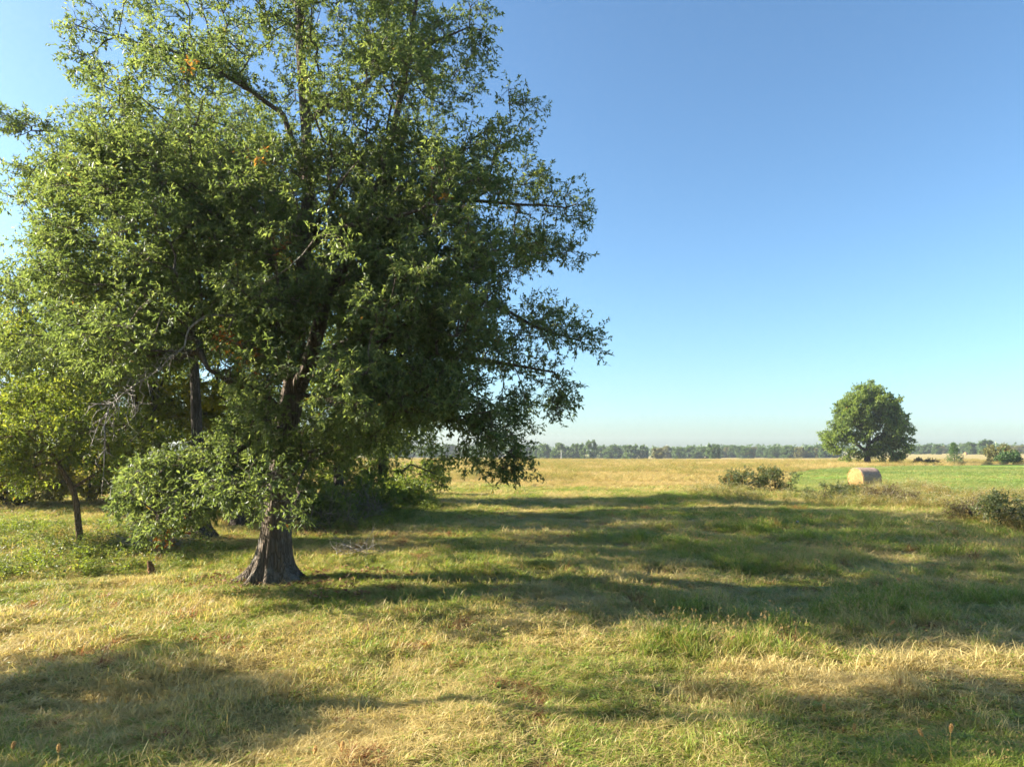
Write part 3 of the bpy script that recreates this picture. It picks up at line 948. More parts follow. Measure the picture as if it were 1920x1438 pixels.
# sunlit thicket at the far side of the strip on the left
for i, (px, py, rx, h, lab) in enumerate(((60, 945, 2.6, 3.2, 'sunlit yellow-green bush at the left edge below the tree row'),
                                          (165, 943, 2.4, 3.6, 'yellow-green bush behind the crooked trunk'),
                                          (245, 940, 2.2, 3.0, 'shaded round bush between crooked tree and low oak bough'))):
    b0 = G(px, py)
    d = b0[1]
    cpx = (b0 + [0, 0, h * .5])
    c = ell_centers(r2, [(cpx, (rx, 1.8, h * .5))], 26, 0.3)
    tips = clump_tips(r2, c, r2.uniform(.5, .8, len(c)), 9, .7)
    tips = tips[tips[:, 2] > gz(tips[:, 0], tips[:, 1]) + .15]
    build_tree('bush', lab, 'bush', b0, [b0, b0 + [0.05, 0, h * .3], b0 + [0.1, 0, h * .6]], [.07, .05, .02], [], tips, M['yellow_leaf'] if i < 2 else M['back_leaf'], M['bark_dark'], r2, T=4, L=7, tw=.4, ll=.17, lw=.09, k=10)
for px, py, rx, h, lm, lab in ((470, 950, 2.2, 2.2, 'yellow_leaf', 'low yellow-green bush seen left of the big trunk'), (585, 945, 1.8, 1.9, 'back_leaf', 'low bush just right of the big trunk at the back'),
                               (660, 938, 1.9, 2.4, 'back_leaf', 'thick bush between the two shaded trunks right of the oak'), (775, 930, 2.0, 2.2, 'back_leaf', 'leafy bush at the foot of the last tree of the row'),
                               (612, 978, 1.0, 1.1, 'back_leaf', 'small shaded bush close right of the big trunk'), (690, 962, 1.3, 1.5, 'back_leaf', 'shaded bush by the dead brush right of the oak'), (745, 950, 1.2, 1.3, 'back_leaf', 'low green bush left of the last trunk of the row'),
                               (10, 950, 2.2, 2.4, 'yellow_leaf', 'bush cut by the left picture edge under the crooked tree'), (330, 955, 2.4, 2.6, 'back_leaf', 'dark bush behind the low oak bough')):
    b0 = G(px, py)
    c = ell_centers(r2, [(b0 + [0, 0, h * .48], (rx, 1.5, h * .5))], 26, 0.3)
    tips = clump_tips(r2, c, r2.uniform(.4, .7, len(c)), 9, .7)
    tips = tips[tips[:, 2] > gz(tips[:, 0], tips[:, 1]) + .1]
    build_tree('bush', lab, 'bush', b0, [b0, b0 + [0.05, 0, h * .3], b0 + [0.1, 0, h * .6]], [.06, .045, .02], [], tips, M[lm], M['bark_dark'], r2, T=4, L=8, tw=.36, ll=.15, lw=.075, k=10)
# a neighbour just beyond the left edge whose shadow reaches the foreground
b0 = np.array([-15.5, 9.1, 0.0]); b0[2] = gz(b0[0], b0[1])
c = ell_centers(r2, [(b0 + [.4, .1, 5.4], (1.6, 1.7, 1.3)), (b0 + [-.2, -1.7, 4.6], (1.7, 1.1, 1.0)), (b0 + [-.3, -2.8, 4.3], (1.6, .9, .9)), (b0 + [-.2, 1.2, 10.4], (1.7, 1.0, 1.1))], 100)
tips = clump_tips(r2, c, r2.uniform(.6, 1.0, len(c)), 10, .6)
build_tree('oak_tree', 'oak just beyond the left edge whose shadow falls across the bottom left', 'tree', b0, [b0, b0 + [0, 0, .4], b0 + [.1, 0, 2.5], b0 + [.1, .1, 5], b0 + [-.1, 1.0, 10.6]], [.3, .24, .2, .14, .03], [], tips, M['oak_leaf'], M['bark_dark'], r2, T=4, L=8, tw=.42, ll=.15, lw=.05, flare=.5)

# ------------------------------------------------------------------ lone tree on the right
r3 = np.random.default_rng(31)
bl = G(1627, 871)
dl_ = bl[1]
m_px = dl_ / F


def LP(x, y, dd=0.0):
    return P(x, y, dl_ + dd)


LE = [(LP(1628, 765), (6.4, 5.5, 4.6)), (LP(1600, 800), (6.0, 5.5, 3.8)), (LP(1665, 800), (5.4, 5.5, 4.0)), (LP(1580, 830), (4.8, 4.5, 2.6)), (LP(1675, 838), (4.4, 4.5, 2.6)), (LP(1630, 742), (4.0, 4.0, 3.2)),
      (LP(1690, 815), (2.8, 4, 3.0)), (LP(1560, 815), (2.8, 4, 2.2))]
LE = [(np.array([bl[0] + (a_[0] - bl[0]) * .92, a_[1], a_[2]]), (b_[0] * .85, b_[1] * .9, b_[2] * .92)) for a_, b_ in LE]
LE += [(LP(1594, 849), (3.2, 3.4, 1.6)), (LP(1666, 850), (3.2, 3.4, 1.7)), (LP(1656, 762), (3.8, 4.0, 3.6)), (LP(1600, 770), (3.6, 4.0, 3.4)), (LP(1628, 842), (3, 3.4, 1.4))]
c = ell_centers(r3, LE, 430, 0.35)
tips = clump_tips(r3, c, r3.uniform(.7, 1.3, len(c)), 9, .75)
tips = tips[tips[:, 2] > bl[2] + .5]
LT = [bl, LP(1626, 862), LP(1627, 850), LP(1629, 832), LP(1628, 810), LP(1630, 780), LP(1630, 745), LP(1630, 725)]
build_tree('broad_tree', 'lone round-crowned tree standing in the open field beyond the hay bale', 'tree', bl, LT, [.75, .62, .55, .48, .4, .3, .18, .06],
           [(2, [LP(1605, 830), LP(1580, 812), LP(1560, 800)], [.3, .2, .08]), (3, [LP(1655, 815), LP(1680, 800)], [.3, .12]), (3, [LP(1605, 790), LP(1590, 760)], [.25, .1])],
           tips, M['lone_leaf'], M['bark_dark'], r3, T=4, L=6, tw=.6, ll=.36, lw=.21, droop=.05, flare=.4, r_tip=.02, step=1.2, aut_p=.003, k=14, out_c=LP(1628, 820))

# ------------------------------------------------------------------ hay bales
def bale_mesh(D, Ln, r, n=48):
    an = np.arange(n) * 2 * math.pi / n
    xs = np.concatenate([[-.5, -.495, -.48], np.linspace(-.45, .45, 17), [.48, .495, .5]]) * Ln
    V = []
    for x in xs:
        e = 1 - 0.05 * np.clip((abs(x) / Ln - .46) / .04, 0, 1) ** 2
        rr = D / 2 * e * (1 + 0.006 * np.sin(x * 40) + r.normal(0, .004, n))
        z = np.sin(an) * rr
        z = np.where(z < -D * .42, -D * .42 + (z + D * .42) * .3, z)
        V.append(np.stack([np.full(n, x), np.cos(an) * rr, z + D * .44], -1))
    V = np.concatenate(V)
    m = len(xs)
    i, j = np.meshgrid(np.arange(m - 1), np.arange(n), indexing='ij')
    q = np.stack([i * n + j, i * n + (j + 1) % n, (i + 1) * n + (j + 1) % n, (i + 1) * n + j], -1).reshape(-1, 4)[:, ::-1]
    ends = []
    for s in (-1, 1):
        rings = 14
        ev = []
        for k in range(rings + 1):
            f = 0.955 * k / rings
            rr = D / 2 * f * np.ones(n)
            z = np.sin(an) * rr
            z = np.where(z < -D * .42, -D * .42 + (z + D * .42) * .3, z)
            bul = 0.035 * (1 - f * f) + 0.012 * math.cos(k * 2.3)
            ev.append(np.stack([np.full(n, s * (Ln / 2 + bul)) + r.normal(0, .007, n), np.cos(an) * rr, z + D * .44], -1))
        ev = np.concatenate(ev)
        i, j = np.meshgrid(np.arange(rings), np.arange(n), indexing='ij')
        eq = np.stack([i * n + j, i * n + (j + 1) % n, (i + 1) * n + (j + 1) % n, (i + 1) * n + j], -1).reshape(-1, 4)
        ends.append((ev, eq if s > 0 else eq[:, ::-1]))
    return V, q, ends


b = NT('bale_wrap')
v = b.pos((6, 1, 1))
wv = b.n('ShaderNodeTexWave', bands_direction='X', ins={'Scale': 9.0, 'Distortion': 2.5, 'Detail': 3.0})
nn_ = b.noise(14, 5, .7)
col = b.ramp(nn_, [(.3, (.24, .155, .115)), (.6, (.38, .265, .205)), (.8, (.46, .34, .27))])
M['wrap'] = b.surf(col, .75, .25, b.bump(b.math('ADD', wv.outputs['Fac'], nn_), .5, .02))
b = NT('bale_end')
tc = b.n('ShaderNodeTexCoord')
vv = b.n('ShaderNodeVectorMath', operation='LENGTH')
mp = b.n('ShaderNodeMapping')
mp.inputs['Location'].default_value = (0, 0, -.7)
mp.inputs['Scale'].default_value = (0, 1, 1)
b.t.links.new(tc.outputs['Object'], mp.inputs[0])
b.t.links.new(mp.outputs[0], vv.inputs[0])
ns = b.noise(30, 6, .75)
rings = b.math('SINE', b.math('ADD', b.math('MULTIPLY', vv.outputs['Value'], 70.0), b.math('MULTIPLY', ns, 9.0)))
f = b.math('ADD', b.math('MULTIPLY', rings, .18), ns)
col = b.ramp(f, [(.25, (.17, .085, .03)), (.5, (.31, .165, .065)), (.75, (.40, .235, .10))])
M['bale_end'] = b.surf(col, .9, .1, b.bump(f, .8, .03))
bb = G(1622, 915)
ho = thing('hay_bale', 'large round hay bale at the near edge of the green field', 'hay bale', (bb[0], bb[1], bb[2] - .02), 0.25)
V, q, ends = bale_mesh(1.62, 1.6, r3)
link('net_wrap', make_mesh('net_wrap', V, [q], M['wrap'], smooth=True), ho)
for ev, eq in ends:
    link('end_face', make_mesh('end_face', ev, [eq], M['bale_end'], smooth=True), ho)
n = 260
a = r3.uniform(0.1, math.pi - .1, n)
ex = np.where(r3.random(n) < .6, -.8, r3.uniform(-.8, .8, n))
bs = np.stack([ex, np.cos(a) * .80, np.sin(a) * .80 + .71], -1)
bs[:90] = np.stack([np.full(90, -.82), r3.uniform(-.6, .6, 90), r3.uniform(.15, 1.3, 90)], -1)
dd = nrm(r3.normal(0, .8, (n, 3)) + np.stack([np.where(ex < -.79, -.6, 0), np.cos(a) * .5, np.sin(a) * .3], -1))
V, T_ = leaves_geo(bs, dd, r3.normal(0, 1, (n, 3)), r3.uniform(.06, .2, n), np.full(n, .014), r3)
o = link('loose_straw', make_mesh('loose_straw', V, [T_], M['weed_dry'], {'rnd': ('FACE', r3.random(len(T_)))}), ho)
o['kind'] = 'stuff'
b_me = None
for i, (px, py, rz) in enumerate([(1363, 857.2, .3), (1381, 857, .9), (1391, 857.2, .2), (1414, 857, 1.2), (1424, 856.6, .4), (1441, 857, .8), (1451, 856.8, .1), (1463, 856.6, .6), (1484, 856.2, .2), (1491, 856.6, 1.0),
                                 (1508, 856, .3), (1515, 856.4, .7), (1525.5, 856.6, .2), (1536, 856.2, .5), (1546, 857, .1), (1811, 852.5, .3), (1822, 852, .9)]):
    q0 = G(px, py)
    if i == 0:
        V, q, ends = bale_mesh(1.75, 1.6, r3, 20)
        n0 = len(V)
        vs = [V] + [e[0] for e in ends]
        fs = [q, ends[0][1] + n0, ends[1][1] + n0 + len(ends[0][0])]
        b_me = make_mesh('far_bale', np.concatenate(vs), [np.concatenate(fs)], [M['wrap'], M['bale_end']], smooth=True,
                         mat_idx=np.concatenate([np.zeros(len(q)), np.ones(len(fs[1]) + len(fs[2]))]))
    o = link('hay_bale', b_me)
    o.location = (q0[0], q0[1], gz(q0[0], q0[1]) - .05)
    o.rotation_euler = (0, 0, rz)
    ordn = ['first', 'second', 'third', 'fourth', 'fifth', 'sixth', 'seventh', 'eighth', 'ninth', 'tenth', 'eleventh', 'twelfth', 'thirteenth', 'fourteenth', 'fifteenth']
    tag(o, (ordn[i] + ' tiny bale from the left in the distant row left of the lone tree') if px < 1600 else ('left' if i == 15 else 'right') + ' one of two tiny pale bales on the tan field right of the lone tree', 'hay bale', 'round bales dotted over the far field' if px < 1600 else 'far bales right of the lone tree')

# ------------------------------------------------------------------ shrubs and small evergreens
r4 = np.random.default_rng(41)


def shrub(name, label, px, py, rx, h, leafm, n=18, per=8, ll=.1, lw=.05, tw=.25, barkm=None, cat='shrub', stems=5, **kw):
    b0 = G(px, py)
    c = ell_centers(r4, [(b0 + [0, 0, h * .52], (rx, rx * .8, h * .48))], n, .3)
    tips = clump_tips(r4, c, r4.uniform(.25, .45, len(c)) * min(rx, h), per, .8)
    tips = tips[tips[:, 2] > gz(tips[:, 0], tips[:, 1]) + .06]
    limbs = []
    for s in range(stems):
        a = r4.uniform(0, 6.28)
        e = b0 + [math.cos(a) * rx * .5, math.sin(a) * rx * .4, h * r4.uniform(.5, .8)]
        limbs.append((0, [b0 + (e - b0) * .5 + [0, 0, h * .08], e], [.018, .008]))
    return build_tree(name, label, cat, b0, [b0, b0 + [0, 0, h * .25], b0 + [0, 0, h * .6]], [.03, .025, .01], limbs, tips, leafm, barkm or M['bark_dark'], r4, T=3, L=7, tw=tw, ll=ll, lw=lw, k=8, r_tip=.005, **kw)


shrub('sumac_shrub', 'dark leafy shrub at the left end of the green field, left one of the pair', 1392, 921, 1.6, 1.45, M['shrub_leaf'], 24, 9, ll=.14, lw=.06, aut_p=.05)
shrub('sumac_shrub', 'dark arching shrub right beside the left end of the green field', 1455, 922, 1.4, 1.6, M['shrub_leaf'], 24, 9, ll=.15, lw=.05, aut_p=.03)
shrub('weedy_shrub', 'low dark weedy clump in front of the green field left of the bale', 1545, 938, 1.3, .95, M['shrub_leaf'], 18, 9, ll=.12, lw=.04)
shrub('weedy_shrub', 'dark low growth just below the hay bale', 1592, 934, .9, .85, M['shrub_leaf'], 14, 9, ll=.12, lw=.04, aut_p=.05)
shrub('weedy_shrub', 'straw-coloured bushy weed below and right of the bale', 1650, 948, 1.0, 1.0, M['rust_leaf'], 16, 8, ll=.10, lw=.04)
shrub('dark_shrub', 'dark grey-green shrub at the right edge of the picture', 1888, 992, .85, 1.25, M['shrub_leaf'], 24, 10, ll=.09, lw=.04)
shrub('stemmy_shrub', 'brown stemmy shrub left of the dark right-edge shrub', 1828, 980, .85, .9, M['rust_leaf'], 14, 6, ll=.08, lw=.035, stems=12)
shrub('weedy_shrub', 'low brown-green clump in the weeds below the green field', 1700, 952, .8, .75, M['rust_leaf'], 12, 7, ll=.09, lw=.04)
shrub('edge_shrub', 'tan olive shrub on the field edge at the far right', 1872, 869, 2.6, 4.0, M['far_leaf_yellow'], 30, 8, ll=.34, lw=.2, tw=.6)
shrub('edge_shrub', 'dark green rounded shrub on the field edge at the far right', 1893, 870.5, 2.4, 2.6, M['cedar_leaf'], 30, 8, ll=.3, lw=.18, tw=.5)
shrub('edge_shrub', 'low scrubby bush touching the lone tree on its right', 1733, 871, 2.6, 1.1, M['rust_leaf'], 26, 8, ll=.3, lw=.16, tw=.5)


def cedar(label, px, py, h, w_):
    b0 = G(px, py)
    n = 260
    t = r4.random(n) ** 1.3
    a = r4.uniform(0, 6.28, n)
    rr = w_ * (1 - t) ** .8 * r4.uniform(.5, 1.1, n) + .05
    tips = b0 + np.stack([np.cos(a) * rr, np.sin(a) * rr, h * (.08 + .92 * t)], -1)
    return build_tree('cedar_tree', label, 'cedar', b0, [b0, b0 + [0, 0, h * .3], b0 + [0, 0, h * .95]], [h * .03, h * .02, h * .006], [], tips, M['cedar_leaf'], M['bark_dark'], r4, T=3, L=5, tw=h * .09, ll=h * .05, lw=h * .02, k=8, r_tip=.006, bf=.1, up=.4)


cedar('small pointed cedar on the field edge right of the lone tree', 1790, 869, 4.6, 1.7)
cedar('small round green cedar in the golden meadow below the oak crown', 899, 897, 0.95, .5)

# ------------------------------------------------------------------ far woods
r5 = np.random.default_rng(51)
protos = []
for v_ in range(6):
    hh = 15.0
    wv_ = r5.uniform(4.5, 7.0)
    cc = []
    for k in range(34):
        a = r5.uniform(0, 6.28)
        zz = r5.uniform(.04, .9)
        rr = wv_ * math.sqrt(r5.uniform(.05, 1)) * (1 - (max(0, zz - .45) / .55) ** 2) ** .5
        cc.append((math.cos(a) * rr, math.sin(a) * rr, hh * zz))
    cc = np.array(cc)
    tp = clump_tips(r5, cc, r5.uniform(1.4, 2.4, len(cc)), 16, .75)
    dr = nrm(tp - np.array([0, 0, 6.5]))
    st, en, bs, ld, nm, l_, w_ = sprig_leaves(tp, dr, r5, 2, 4, .9, 1.25, .95, .05)
    Vv, Ff = leaves_geo(bs, ld, nm, l_, w_, r5)
    rnd = np.clip(.35 * r5.random(len(bs)) + .65 * np.repeat(r5.random(len(tp)), 8), 0, 1)
    at = {'rnd': ('FACE', np.repeat(rnd, 2)), 'aut': ('FACE', np.zeros(len(Ff)))}
    cm = make_mesh('far_crown', Vv, [Ff], M['far_leaf'], at)
    cmy = make_mesh('far_crown_yellow', Vv, [Ff], M['far_leaf_yellow'], at)
    tm = trunk_mesh('far_trunk', [(0, 0, -.5), (0, 0, 3), (.1, 0, 8)], [.5, .35, .2], M['bark_dark'], k=8)
    protos.append((cm, cmy, tm))


def far_tree(px, top_py, depth, label, group=None, yellow=False, wide=1.0, v_=None):
    v_ = int(r5.integers(6)) if v_ is None else v_
    x = (px - 960) / F * depth
    z0 = float(gz(x, depth)) - .3
    top = P(px, top_py, depth)[2]
    h = top - z0
    s = h / 15.0
    e = thing('field_tree', label, 'tree', (x, depth, z0), r5.uniform(0, 6.28), group)
    e.scale = (s * wide, s * wide, s)
    cm, cmy, tm = protos[v_]
    link('trunk', tm, e)
    o_ = link('crown', cmy if yellow else cm, e)
    o_['kind'] = 'stuff'
    return e


far_tree(1105, 825, 470, 'tallest dark clump in the horizon tree line right of the big oak', wide=.85)
far_tree(1085, 828, 480, 'dark tree joined to the left of the tallest horizon clump', wide=.8)
far_tree(1070, 836, 500, 'low tree in the dip beside the tallest horizon clump', wide=1.2)
far_tree(1048, 829, 480, 'broad tree on the horizon nearest the big oak crown', wide=1.0)
far_tree(1020, 831, 490, 'hazy tree on the horizon partly behind drooping oak leaves', wide=1.0)
far_tree(1183, 831, 500, 'wide dark tree in the middle of the horizon line', wide=1.1)
far_tree(1205, 831, 500, 'open-topped tree beside the yellowish horizon bush', wide=.6)
far_tree(1231, 839, 430, 'yellow-green rounded bushy tree on the horizon', yellow=True, wide=1.3)
far_tree(1335, 829, 430, 'round dark tree standing forward of the horizon woods', wide=.85)
far_tree(1845, 825, 520, 'broad dark tree highest on the horizon at far right', wide=1.15)
far_tree(1818, 829, 540, 'dark round tree left of the highest far-right tree', wide=1.0)
far_tree(1752, 832, 560, 'round tree on the horizon just right of the lone tree', wide=.9)
for px in list(np.arange(700, 1010, 16)) + list(np.arange(1124, 1172, 9)) + list(np.arange(1252, 1326, 9)) + list(np.arange(1348, 1570, 8)):
    yl = r5.random() < .18
    where = 'between the big oak and the tallest horizon clump' if px < 1100 else 'between the tallest horizon clump and the wide dark tree' if px < 1200 else 'between the yellowish bushy tree and the round dark tree' if px < 1330 else 'between the round dark tree and the lone tree'
    far_tree(px + r5.uniform(-3, 3), 836.0 + r5.uniform(-4.5, 3.5) + (1.5 if px > 1255 else 0), r5.uniform(520, 640), ('yellowish' if yl else 'hazy green') + ' horizon tree ' + where, 'horizon trees ' + where, yellow=yl, wide=r5.uniform(.9, 1.4))
for px in np.arange(1700, 2020, 11):
    yl = r5.random() < .15
    far_tree(px + r5.uniform(-5, 5), 833.5 + r5.uniform(-3.0, 3.0), r5.uniform(600, 720), ('yellowish' if yl else 'hazy green') + ' tree of the even horizon line right of the lone tree', 'horizon trees right of the lone tree', yellow=yl, wide=r5.uniform(1.0, 1.4))
# the woods behind, one mass
n = 6500
px = r5.uniform(-500, 2400, n)
dep = r5.uniform(680, 860, n)
X = (px - 960) / F * dep
ph_ = np.interp(px, [-500, 1000, 1300, 1400, 1600, 1750, 2400], [838, 838, 839, 835.5, 837, 836, 834])
topz = CAM_H + (845 - ph_) / F * dep + 3.0 * (vnoise(X, dep, 16, 3) - .5)
zz = -4 + (topz + 4) * r5.random(n) ** .6
tp = np.stack([X, dep, zz], -1)
dr = nrm(r5.normal(0, 1, (n, 3)) + [0, -.6, .5])
st, en, bs, ld, nm, l_, w_ = sprig_leaves(tp, dr, r5, 2, 4, 2.0, 2.2, 1.7, .05)
Vv, Ff = leaves_geo(bs, ld, nm, l_, w_, r5)
rnd = np.clip(.35 * r5.random(len(bs)) + .65 * np.repeat(vnoise(X, zz, 9, 5), 8), 0, 1)
o = link('distant_woods', make_mesh('distant_woods', Vv, [Ff], M['far_leaf'], {'rnd': ('FACE', np.repeat(rnd, 2)), 'aut': ('FACE', np.zeros(len(Ff)))}))
tag(o, 'low bluish woods behind the horizon trees', 'woods', kind='stuff')

# pole in the tree line
b = NT('grey_pole'); M['pole'] = b.surf((.30, .30, .29), .8, .2)
q0 = np.array([(1052 - 960) / F * 330, 330.0, 0]); q0[2] = gz(q0[0], q0[1])
po = thing('utility_pole', 'thin pale grey pole in front of the horizon trees right of the oak', 'pole', tuple(q0))
link('pole', trunk_mesh('pole', [(0, 0, 0), (0, 0, 2), (0, 0, 4.2)], [.22, .2, .17], M['pole'], k=10), po)
v, qd = tubes(np.array([[-.5, 0, 3.9], [.5, 0, 3.9]]), np.array([-1, 0]), np.array([.07, .07]), 4, np.array([1]))
link('crossarm', make_mesh('crossarm', v, [qd], M['pole']), po)

# ------------------------------------------------------------------ small things in the pasture
def stick_pile(name, label, cat, center, rx, ry, h, n, mat, r, lr=(.3, .9), rad0=(.004, .014), up=.35, twiggy=True):
    """fallen branches: bent tapering sticks with side twigs, each its own child"""
    root = thing(name, label, cat, tuple(center))
    for s in range(n):
        a = r.uniform(0, 6.28)
        rr = math.sqrt(r.random())
        x, y = rx * rr * math.cos(a), ry * rr * math.sin(a)
        L_ = r.uniform(*lr)
        az = r.uniform(0, 6.28)
        el = abs(r.normal(0, up))
        d = np.array([math.cos(az) * math.cos(el), math.sin(az) * math.cos(el), math.sin(el)])
        zb = float(gz(center[0] + x, center[1] + y)) - center[2] + r.uniform(0, h) * (1 - rr * .7)
        p0 = np.array([x, y, zb])
        pts, par_, rads_ = [p0], [-1], [r.uniform(*rad0)]
        cur = d
        m = 5
        for k in range(m):
            cur = nrm(cur + r.normal(0, .16, 3))
            pts.append(pts[-1] + cur * L_ / m)
            par_.append(len(pts) - 2)
            rads_.append(rads_[0] * (1 - .8 * (k + 1) / m))
            pts[-1][2] = max(pts[-1][2], .01)
        if twiggy:
            for k in range(int(r.integers(2, 6))):
                j = int(r.integers(1, m + 1))
                dd = nrm(d + r.normal(0, .7, 3))
                pr = j
                for q in range(3):
                    dd = nrm(dd + r.normal(0, .2, 3))
                    pts.append(pts[pr] + dd * L_ * .13)
                    par_.append(pr)
                    pr = len(pts) - 1
                    rads_.append(rads_[j] * (.6 - .17 * q))
        pa, pr_, ra = np.array(pts), np.array(par_), np.array(rads_)
        v, qd = tubes(pa, pr_, ra, 4, np.arange(1, len(pa)))
        link('stick', make_mesh('stick', v, [qd], mat, smooth=True), root)
    return root


r6 = np.random.default_rng(61)
stick_pile('brush_pile', 'grey heap of dead branches under the low oak bough', 'brush pile', G(300, 1030), .75, .5, .45, 46, M['dead_wood'], r6, (.6, 1.5), (.008, .022), .35)
stick_pile('brush_pile', 'tangled dead brush right of the big oak trunk', 'brush pile', G(660, 975), 1.5, .9, 1.1, 64, M['dead_brown'], r6, (.8, 2.0), (.010, .028), .7)
stick_pile('brush_pile', 'low grey twigs lying in the shade right of the big trunk', 'brush pile', G(668, 1040), .75, .4, .25, 34, M['dead_wood'], r6, (.4, 1.0), (.005, .011), .4)
stick_pile('brush_pile', 'bare bushy twigs standing close right of the big trunk', 'brush pile', G(628, 990), 1.1, .7, .8, 44, M['dead_brown'], r6, (.6, 1.6), (.007, .02), .9)
stick_pile('fallen_branch', 'dead branches lying by the crooked tree', 'branch', G(232, 985), .8, .35, .25, 9, M['dead_wood'], r6, (.9, 1.7), (.014, .03), .25)
stick_pile('fallen_branch', 'thin dark branches slanting up beside the big trunk', 'branch', G(600, 1000), .7, .4, .2, 8, M['bark_dark'], r6, (.9, 1.7), (.009, .016), .5)
sb = G(285, 1078)
so = thing('stump', 'small broken reddish stump in the grass left of the big oak', 'stump', tuple(sb))
pts = [(0, 0, -.05), (-.01, 0, .08), (-.05, .0, .2), (-.09, .01, .3)]
link('stump_body', trunk_mesh('stump_body', pts, [.085, .07, .06, .045], M['stump_wood'], k=14, flare=.5, lobes=4), so)
# jagged broken top
vs, fs = [], []
for k in range(7):
    a = k * .9
    bx, by = -.09 + .032 * math.cos(a), .01 + .032 * math.sin(a)
    i0 = len(vs)
    vs += [(bx - .014, by, .285), (bx + .014, by - .008, .285), (bx, by + .014, .285), (bx - .01, by, .33 + .05 * ((k * 37) % 5) / 5)]
    fs += [(i0, i0 + 1, i0 + 3), (i0 + 1, i0 + 2, i0 + 3), (i0 + 2, i0, i0 + 3)]
link('splintered_top', make_mesh('splintered_top', np.array(vs), [np.array(fs)], M['stump_wood']), so)

# green marker with a pale cap out in the shaded grass
gm = G(1495, 990)
go = thing('marker', 'small green marker with pale rounded cap in the shaded grass', 'marker', tuple(gm))
b = NT('green_plastic'); M['gplastic'] = b.surf((.02, .075, .02), .6, .3)
b = NT('pale_cap'); M['cap'] = b.surf((.24, .25, .21), .6, .3)
link('body', trunk_mesh('body', [(0, 0, -.02), (0, 0, .12), (0, 0, .2), (.015, 0, .26)], [.10, .085, .07, .05], M['gplastic'], k=18, flare=.0), go)
go.scale = (.8, .8, .85)
an = np.linspace(0, 2 * math.pi, 18, endpoint=False)
cv, cq = [], []
for k in range(6):
    t = k / 5 * math.pi / 2
    cv.append(np.stack([.02 + .058 * math.cos(t) * np.cos(an), .058 * math.cos(t) * np.sin(an), np.full(18, .245 + .07 * math.sin(t))], -1))
cv = np.concatenate(cv)
i, j = np.meshgrid(np.arange(5), np.arange(18), indexing='ij')
link('cap', make_mesh('cap', cv, [np.stack([i * 18 + j, i * 18 + (j + 1) % 18, (i + 1) * 18 + (j + 1) % 18, (i + 1) * 18 + j], -1).reshape(-1, 4)], M['cap'], smooth=True), go)

# ------------------------------------------------------------------ grass templates
r7 = np.random.default_rng(71)
TC = bpy.data.collections.new('tuft_templates')


def blades(r, n, rad0, hgt, wid, lean, bend, flat=False):
    """3-segment curved blades -> verts, tris, per-face rnd"""
    a = r.uniform(0, 6.28, n)
    rr = rad0 * np.sqrt(r.random(n))
    p = np.stack([rr * np.cos(a), rr * np.sin(a), np.full(n, -.01)], -1)
    az = r.uniform(0, 6.28, n)
    h = r.uniform(hgt[0], hgt[1], n)
    le = np.abs(r.normal(0, lean, n))
    d0 = np.stack([np.cos(az) * np.sin(le), np.sin(az) * np.sin(le), np.cos(le)], -1)
    if flat:
        d0[:, 2] = r.uniform(-.02, .35, n)
        p[:, 2] += r.uniform(.0, .07, n)
        d0 = nrm(d0)
    hz = np.stack([np.cos(az), np.sin(az), np.zeros(n)], -1)
    be = r.uniform(.2, 1.0, n)[:, None] * bend
    p1 = p + d0 * (h * .4)[:, None]
    d1 = nrm(d0 + hz * be * .6 - np.array([0, 0, 1]) * be * .25)
    p2 = p1 + d1 * (h * .35)[:, None]
    d2 = nrm(d1 + hz * be * .8 - np.array([0, 0, 1]) * be * .7)
    p3 = p2 + d2 * (h * .3)[:, None]
    az2 = az + math.pi / 2 + r.normal(0, .6, n)
    sd_ = np.stack([np.cos(az2), np.sin(az2), np.zeros(n)], -1) * (wid * r.uniform(.7, 1.3, n) / 2)[:, None]
    V = np.stack([p - sd_ * .7, p + sd_ * .7, p1 - sd_, p1 + sd_, p2 - sd_ * .75, p2 + sd_ * .75, p3], 1)
    o = (np.arange(n) * 7)[:, None]
    T_ = np.concatenate([o + [0, 1, 3], o + [0, 3, 2], o + [2, 3, 5], o + [2, 5, 4], o + [4, 5, 6]], 1).reshape(-1, 3)
    return V.reshape(-1, 3), T_, np.repeat(r.random(n), 5), p3, d2


def seedheads(r, pts, dirs, ln, wd, k=26):
    """bristly foxtail heads made of small spikelets"""
    n = len(pts)
    t = r.random((n, k))
    ax = nrm(dirs)
    rv = r.normal(0, 1, (n, k, 3))
    rv = nrm(rv - (rv * ax[:, None]).sum(-1, keepdims=True) * ax[:, None])
    prof = np.sin(math.pi * np.clip(t * .9 + .06, 0, 1)) ** .6
    base = pts[:, None] + ax[:, None] * (ln * t)[..., None] + rv * (wd * .2 * prof)[..., None]
    d = nrm(ax[:, None] * .9 + rv * .75)
    nm = np.cross(d, rv)
    l_ = (wd * .9 * prof * r.uniform(.7, 1.2, (n, k))).ravel()
    return leaves_geo(base.reshape(-1, 3), d.reshape(-1, 3), nm.reshape(-1, 3) + 1e-3, l_, l_ * .5, r)


def template(name, parts, mats):
    """parts: list of (V, T, rnd, dryb, mat index)"""
    off = 0
    VV, TT, RN, DB, MI = [], [], [], [], []
    for V, T_, rn, db, mi in parts:
        VV.append(V); TT.append(T_ + off); off += len(V)
        RN.append(np.broadcast_to(rn, len(T_))); DB.append(np.full(len(T_), db)); MI.append(np.full(len(T_), mi))
    me = make_mesh(name, np.concatenate(VV), [np.concatenate(TT)], mats, {'rnd': ('FACE', np.concatenate(RN)), 'dryb': ('FACE', np.concatenate(DB))}, mat_idx=np.concatenate(MI))
    o = bpy.data.objects.new(name, me)
    return o


